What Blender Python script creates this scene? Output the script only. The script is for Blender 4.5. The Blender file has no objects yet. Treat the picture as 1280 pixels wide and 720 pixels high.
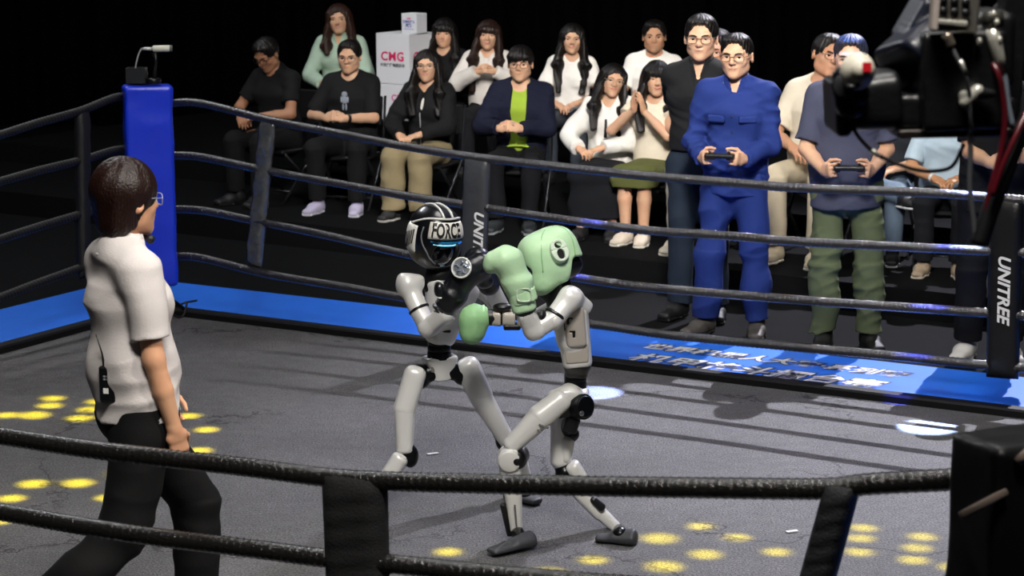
import bpy, math, random
import numpy as np
from mathutils import Vector, Matrix

# ------------------------------------------------------------------ camera, world, lights, exposure
SC = bpy.context.scene
COL = SC.collection
FPX, PITCH, HC = 2700.0, math.radians(10.7), 2.6
cam_d = bpy.data.cameras.new('camera')
cam = bpy.data.objects.new('camera', cam_d); COL.objects.link(cam)
cam.location = (0, 0, HC); cam.rotation_euler = (math.pi/2 - PITCH, 0, 0)
cam_d.sensor_width = 36.0; cam_d.lens = FPX/1280*36.0
cam_d.clip_start = .1; cam_d.clip_end = 200
cam_d.dof.use_dof = True; cam_d.dof.focus_distance = 9.0; cam_d.dof.aperture_fstop = 5.6
SC.camera = cam
SC.view_settings.view_transform = 'Standard'; SC.view_settings.look = 'None'
SC.view_settings.gamma = 1.0; SC.view_settings.exposure = 0.0
SC.view_settings.use_curve_mapping = False
W = bpy.data.worlds.new('dark_hall'); SC.world = W; W.use_nodes = True
W.node_tree.nodes['Background'].inputs[0].default_value = (.5, .6, 1, 1)
W.node_tree.nodes['Background'].inputs[1].default_value = .004

def aim(o, target):
    o.rotation_euler = (Vector(target)-Vector(o.location)).to_track_quat('-Z', 'Y').to_euler()
def spot(name, loc, target, watts, size, col=(1, 1, 1), blend=.3, rad=.15):
    l = bpy.data.lights.new(name, 'SPOT'); l.energy = watts; l.color = col
    l.spot_size = math.radians(size); l.spot_blend = blend; l.shadow_soft_size = rad
    o = bpy.data.objects.new(name, l); COL.objects.link(o); o.location = loc; aim(o, target); return o
def area(name, loc, target, watts, size, col=(1, 1, 1)):
    l = bpy.data.lights.new(name, 'AREA'); l.energy = watts; l.color = col
    l.shape = 'RECTANGLE'; l.size, l.size_y = size
    o = bpy.data.objects.new(name, l); COL.objects.link(o); o.location = loc; aim(o, target); return o

area('ring_truss_light', (.8, 9.0, 7.5), (.3, 9.2, 0), 200, (3, 3), (1, .97, .94))
area('front_wash_light', (.2, 2.6, 7.5), (.5, 12.5, .9), 760, (2.5, 1.2), (1, .95, .88))
spot('audience_front_light', (.6, 5.5, 6.0), (.9, 15.3, 1.0), 3900, 33, (1, .95, .9), .9, .4)
spot('referee_side_light', (3.6, 4.6, 5.0), (-1.1, 6.9, 1.1), 900, 26, (1, .93, .84), .8, .25)
spot('back_key_light', (5.4, 19.5, 9.4), (2.3, 11.6, 0), 10500, 33, (.90, .89, 1), .9, .03)
spot('blue_hair_light', (2.3, 10.9, 7.5), (1.885, 12.02, 1.86), 8000, 2.0, (.04, .22, 1), .5, .03)
area('ring_side_strip_light', (-4.5, 15.5, 6.5), (-1.0, 12.2, .8), 170, (3, .6), (.95, .97, 1))
spot('purple_face_light', (.5, 12.0, 6.0), (1.40, 14.66, 1.46), 500, 2.0, (.8, .1, 1), .5, .05)
spot('blue_stage_light', (4.5, 13.5, 7.0), (1.0, 9.6, 0), 420, 34, (.25, .25, 1), .9, .1)

# ------------------------------------------------------------------ pixel <-> world helpers (1280x720 frame)
_c, _s = math.cos(PITCH), math.sin(PITCH)
CAMP = np.array([0, 0, HC])
def ray(px, py):
    a = (px-640)/FPX; b = (360-py)/FPX
    return np.array([a, _c + b*_s, -_s + b*_c])
def at(px, py, y):                    # the point of that sight line at depth y
    r = ray(px, py); return CAMP + r*(y/r[1])
def ground(px, py, z=0.0):
    r = ray(px, py); return CAMP + r*((z-HC)/r[2])
def on_plane(px, py, p, n):
    r = ray(px, py); return CAMP + r*(np.dot(np.asarray(p)-CAMP, n)/np.dot(r, n))

# ------------------------------------------------------------------ materials
def srgb(h):
    h = h.lstrip('#'); v = [int(h[i:i+2], 16)/255 for i in (0, 2, 4)]
    return tuple((x/12.92 if x <= .04045 else ((x+.055)/1.055)**2.4) for x in v)+(1.0,)
MATS = {}
def mat(name, col, rough=.6, metal=0.0, bump=0.0, bscale=200.0, var=0.0, vscale=30.0, coat=0.0, sheen=0.0, sss=0.0, emit=None, spec=.5):
    if name in MATS: return MATS[name]
    m = bpy.data.materials.new(name); m.use_nodes = True; MATS[name] = m
    nt = m.node_tree; b = nt.nodes['Principled BSDF']
    c = srgb(col) if isinstance(col, str) else tuple(col)+(1.0,)
    b.inputs['Base Color'].default_value = c
    b.inputs['Roughness'].default_value = rough; b.inputs['Metallic'].default_value = metal
    b.inputs['Specular IOR Level'].default_value = spec
    if coat: b.inputs['Coat Weight'].default_value = coat; b.inputs['Coat Roughness'].default_value = .15
    if sheen: b.inputs['Sheen Weight'].default_value = sheen
    if sss:
        b.inputs['Subsurface Weight'].default_value = sss; b.inputs['Subsurface Radius'].default_value = (.012, .005, .003); b.inputs['Subsurface Scale'].default_value = 1.0
    if emit: b.inputs['Emission Color'].default_value = c; b.inputs['Emission Strength'].default_value = emit
    if bump or var:
        tc = nt.nodes.new('ShaderNodeTexCoord')
        if var:
            n = nt.nodes.new('ShaderNodeTexNoise'); n.inputs['Scale'].default_value = vscale; n.inputs['Detail'].default_value = 4
            nt.links.new(tc.outputs['Object'], n.inputs['Vector'])
            r = nt.nodes.new('ShaderNodeMapRange'); r.inputs['To Min'].default_value = 1-var; r.inputs['To Max'].default_value = 1+var
            nt.links.new(n.outputs['Fac'], r.inputs['Value'])
            mx = nt.nodes.new('ShaderNodeVectorMath'); mx.operation = 'SCALE'; mx.inputs[0].default_value = c[:3]
            nt.links.new(r.outputs['Result'], mx.inputs['Scale']); nt.links.new(mx.outputs['Vector'], b.inputs['Base Color'])
        if bump:
            n = nt.nodes.new('ShaderNodeTexNoise'); n.inputs['Scale'].default_value = bscale; n.inputs['Detail'].default_value = 3
            nt.links.new(tc.outputs['Object'], n.inputs['Vector'])
            bp = nt.nodes.new('ShaderNodeBump'); bp.inputs['Strength'].default_value = bump; bp.inputs['Distance'].default_value = .01
            nt.links.new(n.outputs['Fac'], bp.inputs['Height']); nt.links.new(bp.outputs['Normal'], b.inputs['Normal'])
    return m
def cloth(col, rough=.85, sheen=.0): return mat('cloth_'+col.lstrip('#')+('s' if sheen else ''), col, rough, bump=.12, bscale=150, var=.10, vscale=14, sheen=sheen, spec=.25)
def skin(col): return mat('skin_'+col.lstrip('#'), col, .5, sss=.12, var=.05, vscale=25, spec=.4)
def hairmat(col, rough=.42): return mat('hair_'+col.lstrip('#'), col, rough, var=.35, vscale=60, bump=.3, bscale=120, spec=.35)

# ------------------------------------------------------------------ objects, things, parts
def tag(o, label=None, cat=None, group=None, kind=None):
    if label: o['label'] = label
    if cat: o['category'] = cat
    if group: o['group'] = group
    if kind: o['kind'] = kind
    return o
def empty(name, loc, label=None, cat=None, group=None):
    o = bpy.data.objects.new(name, None); COL.objects.link(o); o.location = loc; o.empty_display_size = .1
    return tag(o, label, cat, group)
def mesh(name, V, Fs, m, parent=None, smooth=True, off=None, mats=None, fmat=None):
    V = np.asarray(V, np.float32)
    if off is not None: V = V - np.asarray(off, np.float32)
    me = bpy.data.meshes.new(name)
    if isinstance(Fs, np.ndarray):
        k = Fs.shape[1]; n = len(Fs)
        me.vertices.add(len(V)); me.vertices.foreach_set('co', V.ravel())
        me.loops.add(n*k); me.loops.foreach_set('vertex_index', Fs.astype(np.int32).ravel())
        me.polygons.add(n); me.polygons.foreach_set('loop_start', np.arange(0, n*k, k, dtype=np.int32))
        me.update(calc_edges=True)
    else:
        me.from_pydata([tuple(map(float, v)) for v in V], [], [tuple(map(int, f)) for f in Fs]); me.update()
    for mm in (mats or [m]): me.materials.append(mm)
    if fmat is not None: me.polygons.foreach_set('material_index', np.asarray(fmat, np.int32))
    if smooth: me.polygons.foreach_set('use_smooth', np.ones(len(me.polygons), bool))
    me.validate()
    o = bpy.data.objects.new(name, me); COL.objects.link(o)
    if parent is not None: o.parent = parent
    return o
class MB:                             # boxes, tubes and slabs gathered into ONE mesh
    def __init__(s): s.v = []; s.f = []
    def add(s, V, Fs):
        n = len(s.v); s.v += [tuple(map(float, v)) for v in V]; s.f += [tuple(int(i)+n for i in f) for f in Fs]; return s
    def box(s, c, h, R=None, bev=.0):
        c = np.asarray(c, float); R = np.eye(3) if R is None else np.asarray(R, float)
        if not bev:
            V = [c+R@(np.array([x, y, z])*h) for x in (-1, 1) for y in (-1, 1) for z in (-1, 1)]
            return s.add(V, [(0, 1, 3, 2), (4, 6, 7, 5), (0, 4, 5, 1), (2, 3, 7, 6), (0, 2, 6, 4), (1, 5, 7, 3)])
        V = []; h = np.asarray(h, float)
        for z, e in ((-1, 1), (-1, 0), (1, 0), (1, 1)):
            hx, hy = h[0]-bev*e, h[1]-bev*e; zz = z*(h[2]-bev*(1-e))
            if e == 0: pass
            for x, y in ((-hx, -hy+bev*(1-e)), (-hx+bev*(1-e), -hy), (hx-bev*(1-e), -hy), (hx, -hy+bev*(1-e)), (hx, hy-bev*(1-e)), (hx-bev*(1-e), hy), (-hx+bev*(1-e), hy), (-hx, hy-bev*(1-e))):
                V.append(c+R@np.array([x, y, zz]))
        Fs = [tuple(range(7, -1, -1)), tuple(range(24, 32))]
        for r in range(3):
            for i in range(8): Fs.append((r*8+i, r*8+(i+1) % 8, r*8+8+(i+1) % 8, r*8+8+i))
        return s.add(V, Fs)
    def tube(s, pts, r, n=8, cap=True, tw=None):
        pts = [np.asarray(p, float) for p in pts]; m = len(pts)
        rs = r if hasattr(r, '__len__') else [r]*m
        t0 = nrm(pts[1]-pts[0]); up = np.array([0, 0, 1.]) if abs(t0[2]) < .9 else np.array([0, 1., 0])
        a = nrm(np.cross(t0, up)); V = []
        for i, p in enumerate(pts):
            t = nrm(pts[min(i+1, m-1)]-pts[max(i-1, 0)]); a = nrm(a - t*np.dot(a, t)); b = np.cross(t, a)
            for k in range(n):
                an = 2*math.pi*k/n; rr = rs[i]*(tw(i, an) if tw else 1)
                V.append(p+rr*(a*math.cos(an)+b*math.sin(an)))
        Fs = [(i*n+k, i*n+(k+1) % n, (i+1)*n+(k+1) % n, (i+1)*n+k) for i in range(m-1) for k in range(n)]
        if cap: Fs += [tuple(range(n-1, -1, -1)), tuple(range((m-1)*n, m*n))]
        return s.add(V, Fs)
    def disc(s, c, ax, r, h, n=20):
        ax = nrm(ax); c = np.asarray(c, float)
        return s.tube([c-ax*h/2, c-ax*h/2*.9, c+ax*h/2*.7, c+ax*h/2], [r*.96, r, r, r*.9], n)
    def ell(s, c, r, R=None, nu=12, nv=8):
        R = np.eye(3) if R is None else R; V = []; r = np.asarray(r, float)
        for j in range(nv+1):
            ph = math.pi*j/nv
            for i in range(nu):
                th = 2*math.pi*i/nu
                V.append(np.asarray(c)+R@(r*np.array([math.sin(ph)*math.cos(th), math.sin(ph)*math.sin(th), math.cos(ph)])))
        Fs = [(j*nu+i, (j+1)*nu+i, (j+1)*nu+(i+1) % nu, j*nu+(i+1) % nu) for j in range(nv) for i in range(nu)]
        return s.add(V, Fs)
    def prism(s, poly, z0, z1):       # plan polygon (counter-clockwise) between two heights
        n = len(poly); V = [(p[0], p[1], z0) for p in poly]+[(p[0], p[1], z1) for p in poly]
        return s.add(V, [tuple(range(n-1, -1, -1)), tuple(range(n, 2*n))]+[(i, (i+1) % n, n+(i+1) % n, n+i) for i in range(n)])
    def build(s, name, m, parent=None, smooth=False, off=None):
        return mesh(name, s.v, s.f, m, parent, smooth, off)
def nrm(v):
    v = np.asarray(v, float); return v/(np.linalg.norm(v)+1e-12)
def Rz(a): c, s = math.cos(a), math.sin(a); return np.array([[c, -s, 0], [s, c, 0], [0, 0, 1.]])
def Rx(a): c, s = math.cos(a), math.sin(a); return np.array([[1., 0, 0], [0, c, -s], [0, s, c]])
def Ry(a): c, s = math.cos(a), math.sin(a); return np.array([[c, 0, s], [0, 1., 0], [-s, 0, c]])
D2R = math.pi/180
def frame(yaw, pitch=0, roll=0): return Rz(yaw*D2R)@Rx(pitch*D2R)@Ry(roll*D2R)   # x = own left, -y = front

# ------------------------------------------------------------------ organic solids: blended distance fields turned into quads
def nets(D, lo, res):
    S = D < 0; nx, ny, nz = D.shape
    cnt = np.zeros((nx-1, ny-1, nz-1), np.int8)
    for i in (0, 1):
        for j in (0, 1):
            for k in (0, 1): cnt += S[i:nx-1+i, j:ny-1+j, k:nz-1+k]
    mk = (cnt > 0) & (cnt < 8); ijk = np.argwhere(mk)
    if len(ijk) == 0: return np.zeros((0, 3)), np.zeros((0, 4), int)
    idx = -np.ones(mk.shape, np.int64); idx[mk] = np.arange(len(ijk))
    acc = np.zeros((len(ijk), 3)); num = np.zeros(len(ijk)); i0, j0, k0 = ijk.T
    for ax in range(3):
        o = [a for a in range(3) if a != ax]
        for p in (0, 1):
            for q in (0, 1):
                c0 = [0, 0, 0]; c0[o[0]] = p; c0[o[1]] = q; c1 = list(c0); c1[ax] = 1
                v0 = D[i0+c0[0], j0+c0[1], k0+c0[2]]; v1 = D[i0+c1[0], j0+c1[1], k0+c1[2]]
                cr = (v0 < 0) != (v1 < 0); t = np.where(cr, v0/np.where(cr, v0-v1, 1), 0)
                e = np.array(c0, float)[None, :].repeat(len(ijk), 0); e[:, ax] = t
                acc += e*cr[:, None]; num += cr
    V = np.asarray(lo)+res*(ijk+acc/num[:, None]); Fs = []
    for ax in range(3):
        sl0 = [slice(1, -1)]*3; sl1 = [slice(1, -1)]*3; sl0[ax] = slice(0, -1); sl1[ax] = slice(1, None)
        a = S[tuple(sl0)]; b = S[tuple(sl1)]
        E = np.argwhere(a != b); 
        if len(E) == 0: continue
        sg = a[tuple(E.T)]
        E = E + np.array([0 if x == ax else 1 for x in range(3)])
        u, w = (ax+1) % 3, (ax+2) % 3; q = []
        for du, dw in ((-1, -1), (0, -1), (0, 0), (-1, 0)):
            e = E.copy(); e[:, u] += du; e[:, w] += dw; q.append(idx[tuple(e.T)])
        q = np.stack(q, 1); q[~sg] = q[~sg][:, ::-1]; Fs.append(q)
    return V, np.concatenate(Fs)
class SDF:
    def __init__(s, res): s.res = res; s.ops = []; s.disp = []; s.B = None; s.lim = None
    def _p(s, op, k, fn, lo, hi):
        s.ops.append((op, k, fn, np.asarray(lo, float), np.asarray(hi, float)))
        if op == '+':
            s.B = (np.array(lo, float), np.array(hi, float)) if s.B is None else (np.minimum(s.B[0], lo), np.maximum(s.B[1], hi))
        return s
    def cone(s, a, b, ra, rb, k=0., op='+', flat=False):
        a = np.asarray(a, float); b = np.asarray(b, float); ab = b-a; L = np.linalg.norm(ab)+1e-9; u = ab/L; r = max(ra, rb)
        def fn(X, Y, Z):
            X = X-a[0]; Y = Y-a[1]; Z = Z-a[2]; h = X*u[0]+Y*u[1]+Z*u[2]; t = np.clip(h, 0, L)
            if flat:
                p = np.sqrt(np.maximum(X*X+Y*Y+Z*Z-h*h, 0))-(ra+(rb-ra)*t/L); return np.maximum(p, np.abs(h-L/2)-L/2)
            return np.sqrt((X-t*u[0])**2+(Y-t*u[1])**2+(Z-t*u[2])**2)-(ra+(rb-ra)*t/L)
        return s._p(op, k, fn, np.minimum(a, b)-r, np.maximum(a, b)+r)
    def tcone(s, a, b, A, Bq, side, k=0., op='+', p=2., flat=False, cap=None):   # tapered limb with its own width and depth; p > 2 squares it off
        a = np.asarray(a, float); b = np.asarray(b, float); ab = b-a; L = np.linalg.norm(ab)+1e-9; u = ab/L
        sd = np.asarray(side, float); sd = nrm(sd-u*np.dot(sd, u)); f = np.cross(u, sd); r = max(A+Bq)
        rc = cap or min(A+Bq)
        def fn(X, Y, Z):
            X = X-a[0]; Y = Y-a[1]; Z = Z-a[2]; h = X*u[0]+Y*u[1]+Z*u[2]; t = np.clip(h, 0, L); q = t/L
            x = np.abs(X*sd[0]+Y*sd[1]+Z*sd[2])/(A[0]+(Bq[0]-A[0])*q); y = np.abs(X*f[0]+Y*f[1]+Z*f[2])/(A[1]+(Bq[1]-A[1])*q)
            if flat:
                n = (x**p+y**p)**(1/p); return np.maximum((n-1)*min(A+Bq), np.abs(h-L/2)-L/2)
            e = np.abs(h-t)/rc; n = (x**p+y**p+e**p)**(1/p); return (n-1)*min(min(A+Bq), rc)
        return s._p(op, k, fn, np.minimum(a, b)-r-.01, np.maximum(a, b)+r+.01)
    def ell(s, c, r, R=None, k=0., op='+', p=2.):
        c = np.asarray(c, float); r = np.asarray(r, float); M = (np.eye(3) if R is None else np.asarray(R)).T
        def fn(X, Y, Z):
            X = X-c[0]; Y = Y-c[1]; Z = Z-c[2]
            q = [np.abs(M[i, 0]*X+M[i, 1]*Y+M[i, 2]*Z)/r[i] for i in range(3)]
            if p != 2: return ((q[0]**p+q[1]**p+q[2]**p)**(1/p)-1)*r.min()
            k0 = np.sqrt(q[0]**2+q[1]**2+q[2]**2); k1 = np.sqrt((q[0]/r[0])**2+(q[1]/r[1])**2+(q[2]/r[2])**2)+1e-9
            return k0*(k0-1)/k1
        e = np.abs(M.T)@r*(1 if p == 2 else 1.3); return s._p(op, k, fn, c-e, c+e)
    def box(s, c, h, R=None, rd=.005, k=0., op='+'):
        c = np.asarray(c, float); h = np.asarray(h, float); M = (np.eye(3) if R is None else np.asarray(R)).T
        def fn(X, Y, Z):
            X = X-c[0]; Y = Y-c[1]; Z = Z-c[2]
            q = [np.abs(M[i, 0]*X+M[i, 1]*Y+M[i, 2]*Z)-h[i]+rd for i in range(3)]
            return np.sqrt(sum(np.maximum(v, 0)**2 for v in q))+np.minimum(np.maximum(np.maximum(q[0], q[1]), q[2]), 0)-rd
        e = np.abs(M.T)@h; return s._p(op, k, fn, c-e, c+e)
    def plane(s, p, n, lo=None, hi=None):        # cuts away what lies on the side n points to
        p = np.asarray(p, float); n = nrm(n)
        fn = lambda X, Y, Z: (X-p[0])*n[0]+(Y-p[1])*n[1]+(Z-p[2])*n[2]
        return s._p('&', 0, fn, (-99,)*3 if lo is None else lo, (99,)*3 if hi is None else hi)
    def field(s):
        m = 3*s.res + .012; lo = s.B[0]-m; hi = s.B[1]+m
        if s.lim is not None: lo = np.maximum(lo, s.lim[0]); hi = np.minimum(hi, s.lim[1])
        n = np.maximum(np.ceil((hi-lo)/s.res).astype(int)+1, 4)
        g = [(lo[i]+s.res*np.arange(n[i])).astype(np.float32) for i in range(3)]
        D = np.full(tuple(n), 1., np.float32)
        for op, k, fn, a, b in s.ops:
            mm = k + 2.5*s.res
            i0 = np.clip(np.floor((a-mm-lo)/s.res), 0, n).astype(int); i1 = np.clip(np.ceil((b+mm-lo)/s.res)+1, 0, n).astype(int)
            if (i1 <= i0).any(): continue
            sl = tuple(slice(i0[i], i1[i]) for i in range(3))
            d = fn(g[0][sl[0]][:, None, None], g[1][sl[1]][None, :, None], g[2][sl[2]][None, None, :]).astype(np.float32); o = D[sl]
            if op == '+':
                if k: h = np.maximum(k-np.abs(o-d), 0)/k; D[sl] = np.minimum(o, d)-h*h*k*.25
                else: D[sl] = np.minimum(o, d)
            elif op == '-':
                if k: h = np.maximum(k-np.abs(o+d), 0)/k; D[sl] = np.maximum(o, -d)+h*h*k*.25
                else: D[sl] = np.maximum(o, -d)
            else: D[sl] = np.maximum(o, d)
        for f in s.disp:
            I = np.nonzero(np.abs(D) < .035); D[I] += f(g[0][I[0]], g[1][I[1]], g[2][I[2]])
        return D, lo
    def out(s):
        D, lo = s.field(); return nets(D, lo, s.res)
    def value(s, p):
        X, Y, Z = (np.array([float(v)]) for v in p); o = np.array([1.])
        for op, k, fn, a, b in s.ops:
            d = fn(X, Y, Z)
            if op == '+':
                h = max(k-abs(o-d), 0)/k if k else 0; o = np.minimum(o, d)-(h*h*k*.25)
            elif op == '-': 
                h = max(k-abs(o+d), 0)/k if k else 0; o = np.maximum(o, -d)+(h*h*k*.25)
        return float(o[0])
    def build(s, name, m, parent=None, off=None): V, Fq = s.out(); return mesh(name, V, Fq, m, parent, True, off)
def folds(seed, amp=.004, fr=22.):
    rg = random.Random(seed); d = [(rg.uniform(-1, 1), rg.uniform(-1, 1), rg.uniform(-1, 1), rg.uniform(0, 6)) for _ in range(5)]
    def f(x, y, z):
        w = np.sin(fr*.6*(d[0][0]*x+d[0][1]*y+d[0][2]*z)+d[0][3]); o = 0
        for a, b, c, ph in d[1:]: o = o+np.sin(fr*(a*x+b*y+1.3*c*z)+ph+1.5*w)
        return (amp*.4*o).astype(np.float32)
    e = [(rg.uniform(-1, 1), rg.uniform(-1, 1), rg.uniform(-1, 1), rg.uniform(0, 6)) for _ in range(4)]
    def g(x, y, z):
        o = f(x, y, z); w = 1.4*np.sin(17*(e[3][0]*x+e[3][1]*y+e[3][2]*z)+e[3][3]); m = .5+.5*np.sin(9*x+11*z+e[3][3])
        for a, b, c, ph in e[:3]: o = o+amp*.75*m*(np.abs(np.sin(fr*1.25*(.6*a*x+.6*b*y+1.5*c*z)+ph+w))-.64)
        return o.astype(np.float32)
    return g

# ------------------------------------------------------------------ people
def ik(S, Wp, l1, l2, pole):
    S = np.asarray(S, float); Wp = np.asarray(Wp, float); d = Wp-S; L = min(np.linalg.norm(d), (l1+l2)*.995); u = nrm(d)
    Wp = S+u*L; a = (l1*l1-l2*l2+L*L)/(2*L); h = math.sqrt(max(l1*l1-a*a, 0)); pl = np.asarray(pole, float); pl = nrm(pl-u*np.dot(pl, u))
    return S+u*a+pl*h, Wp
def hand_ops(s, Wp, d, n, left, curl, hs=1.0, thumb=1.0):
    d = nrm(d); n = np.asarray(n, float); n = nrm(n-d*np.dot(n, d)); th = np.cross(n, d) if left else np.cross(d, n)
    P = lambda a, b, c: np.asarray(Wp)+(d*a+th*b+n*c)*hs
    s.tcone(P(-.01, 0, 0), P(.03, 0, 0), (.026*hs, .021*hs), (.033*hs, .018*hs), th, k=.012)
    s.tcone(P(.025, 0, 0), P(.082, .002, 0), (.034*hs, .017*hs), (.040*hs, .013*hs), th, k=.012, p=2.4)
    for i, (o, L) in enumerate(((.029, .070), (.010, .078), (-.010, .072), (-.029, .057))):
        q = P(.088-.006*abs(i-1), o, 0); an = 0
        for j, fr in enumerate((.45, .31, .24)):
            an += curl*(.75, .95, .6)[j]*(1+.10*i); v = d*math.cos(an)+n*math.sin(an)+th*(.04*(1.2-i))
            q2 = q+v*L*fr*hs; s.cone(q, q2, (.0092, .0083, .0075)[j]*hs, (.0083, .0075, .0066)[j]*hs, k=.004); q = q2
    q = P(.022, .026, .004); q1 = q+nrm(d*.62+th*.72+n*(.25+.4*curl*thumb))*.042*hs; q2 = q1+nrm(d*.8+th*(.45-.5*curl*thumb)+n*(.2+.6*curl*thumb))*.033*hs; q3 = q2+nrm(d*.85+th*(.2-.6*curl*thumb)+n*(.2+.7*curl*thumb))*.026*hs
    s.cone(P(.012, .012, .004), q, .018*hs, .016*hs, k=.012); s.cone(q, q1, .0145*hs, .0112*hs, k=.008); s.cone(q1, q2, .0108*hs, .0092*hs, k=.004); s.cone(q2, q3, .0092*hs, .0075*hs, k=.003)
HW = np.array([1.12, 1, 1])
def head_ops(s, T, R, h, sex='m', wide=1.0):
    e = lambda c, r, k=.0, op='+', p=2.: s.ell(T(c), np.array(r)*HW*h, R, k*h, op, p)
    c_ = lambda a, b, ra, rb, k=.0, op='+': s.cone(T(a), T(b), ra*h, rb*h, k*h, op)
    j = (1.0 if sex == 'm' else .78)*wide
    e((0, .014, .032), (.073, .091, .082)); e((0, -.020, -.02), (.064*wide, .068, .086), .03)
    for x in (-1, 1):
        c_((x*.042*j, -.012, -.062), (x*.012, -.066, -.094), .026, .019, .028)
        e((x*.036*j, -.060, -.022), (.024, .020, .024), .02)
        c_((x*.045, -.070, .030), (x*.012, -.082, .026), .009, .010, .014)
    e((0, -.072, -.058), (.030, .0155, .028), .022)
    e((0, -.072, -.096), (.017, .016, .014), .016)
    for x in (-1, 1): e((x*.031, -.097, .006), (.018, .014, .0095), .012, '-')
    c_((0, -.083, .018), (0, -.104, -.022), .0075, .0125, .014)
    for x in (-1, 1): e((x*.011, -.095, -.026), (.0085, .010, .008), .006)
    e((0, -.088, -.049), (.021, .0075, .0055), .008); e((0, -.087, -.060), (.018, .0075, .006), .008)
    for x in (-1, 1):
        Rr = R@Rz(x*25*D2R); s.ell(T((x*.0755, .014, -.004)), np.array((.009, .021, .031))*h, Rr, .006*h)
        s.ell(T((x*.083, .008, -.002)), np.array((.006, .010, .016))*h, Rr, .004*h, '-')
HL = {}
def face_y(sex, wide, x, z):
    key = (sex, wide)
    if key not in HL:
        s = SDF(.01); head_ops(s, lambda p: np.asarray(p, float)*HW, np.eye(3), 1.0, sex, wide); HL[key] = s
    a, b = -.16, -.03
    for _ in range(18):
        m = (a+b)/2
        if HL[key].value((x*1.12, m, z)) < 0: b = m
        else: a = m
    return a
def face_parts(T, R, h, sex, wide, root, smile, glasses, browcol, lipcol, res_ok=True):
    M = R*h
    for x in (-1, 1):
        y = face_y(sex, wide, x*.031, .004); b = MB(); hh = .0050 if smile else .0058
        b.ell((x*.031, y+.0035, .004), (.0145, .0065, hh), nu=12, nv=8)
        fm = [0 if abs(np.mean([b.v[i][0] for i in f])-x*.031) > .0062 else 1 for f in b.f]
        n0 = len(b.f)
        b.tube([(x*(.031-.016), y+.0015, .003), (x*(.031-.006), y-.0022, .0092), (x*(.031+.007), y-.0015, .0092), (x*(.031+.017), y+.006, .004)], [.0012, .0021, .0022, .0014], 6)
        fm += [1]*(len(b.f)-n0)
        mesh('eye', [T(v) for v in b.v], b.f, None, root, mats=[mat('eye_white', '#d9d2cc', .25), mat('eye_dark', '#150d0a', .2)], fmat=fm)
        b = MB(); pts = [(x*.012, 0, .022), (x*.026, 0, .0275), (x*.040, 0, .0275), (x*.052, 0, .021)]
        b.tube([T((p[0], face_y(sex, wide, p[0], p[2])-.0005, p[2])) for p in pts], [v*h for v in ((.0028, .0042, .0036, .0015) if sex == 'm' else (.002, .0028, .0024, .0012))], 6)
        b.build('eyebrow', browcol, root, True)
    b = MB(); w = .028 if smile else .022; up = .006 if smile else .0005
    pts = [(-w, up), (-w*.5, up*.25), (0, 0), (w*.5, up*.25), (w, up)]
    if smile:
        for dz, nm, m, rr in ((.0026, 'lips', lipcol, .0032), (-.0052, 'lips', lipcol, .0036)):
            b = MB(); b.tube([T((p[0]*(1 if dz > 0 else .9), face_y(sex, wide, p[0], p[1]-.054)-.0008, -.054+p[1]+dz*(1-abs(p[0])/w))) for p in pts], [rr*h*q for q in (.4, .9, 1, .9, .4)], 6); b.build('lip', m, root, True)
        b = MB(); b.tube([T((p[0]*.85, face_y(sex, wide, p[0]*.85, -.055)+.0005, -.0552+p[1]*.8)) for p in pts], [h*q for q in (.0015, .0036, .004, .0036, .0015)], 6); b.build('teeth', mat('teeth', '#e8e2da', .3), root, True)
    else:
        b.tube([T((p[0], face_y(sex, wide, p[0], p[1]-.0545)-.0012, -.0545+p[1])) for p in pts], [h*q for q in (.0010, .0032, .0038, .0032, .0010)], 6); b.build('lips', lipcol, root, True)
    if glasses:
        b = MB()
        for x in (-1, 1):
            ring = []
            for i in range(17):
                an = 2*math.pi*i/16; cx = abs(math.cos(an))**.7*math.copysign(1, math.cos(an)); cz = abs(math.sin(an))**.7*math.copysign(1, math.sin(an))
                ring.append(T((x*.034+.024*cx, -.103+.012*((x*.034+.024*cx)/.058)**2, .002+.019*cz)))
            b.tube(ring, .0017*h, 5, False)
            b.tube([T((x*.058, -.091, .008)), T((x*.074, -.05, .012)), T((x*.079, .012, .010))], .0017*h, 5)
        b.tube([T((-.010, -.103, .008)), T((0, -.106, .010)), T((.010, -.103, .008))], .0016*h, 5)
        b.build('glasses', mat('glasses_'+glasses.lstrip('#'), glasses, .3, .5), root, True)
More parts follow.
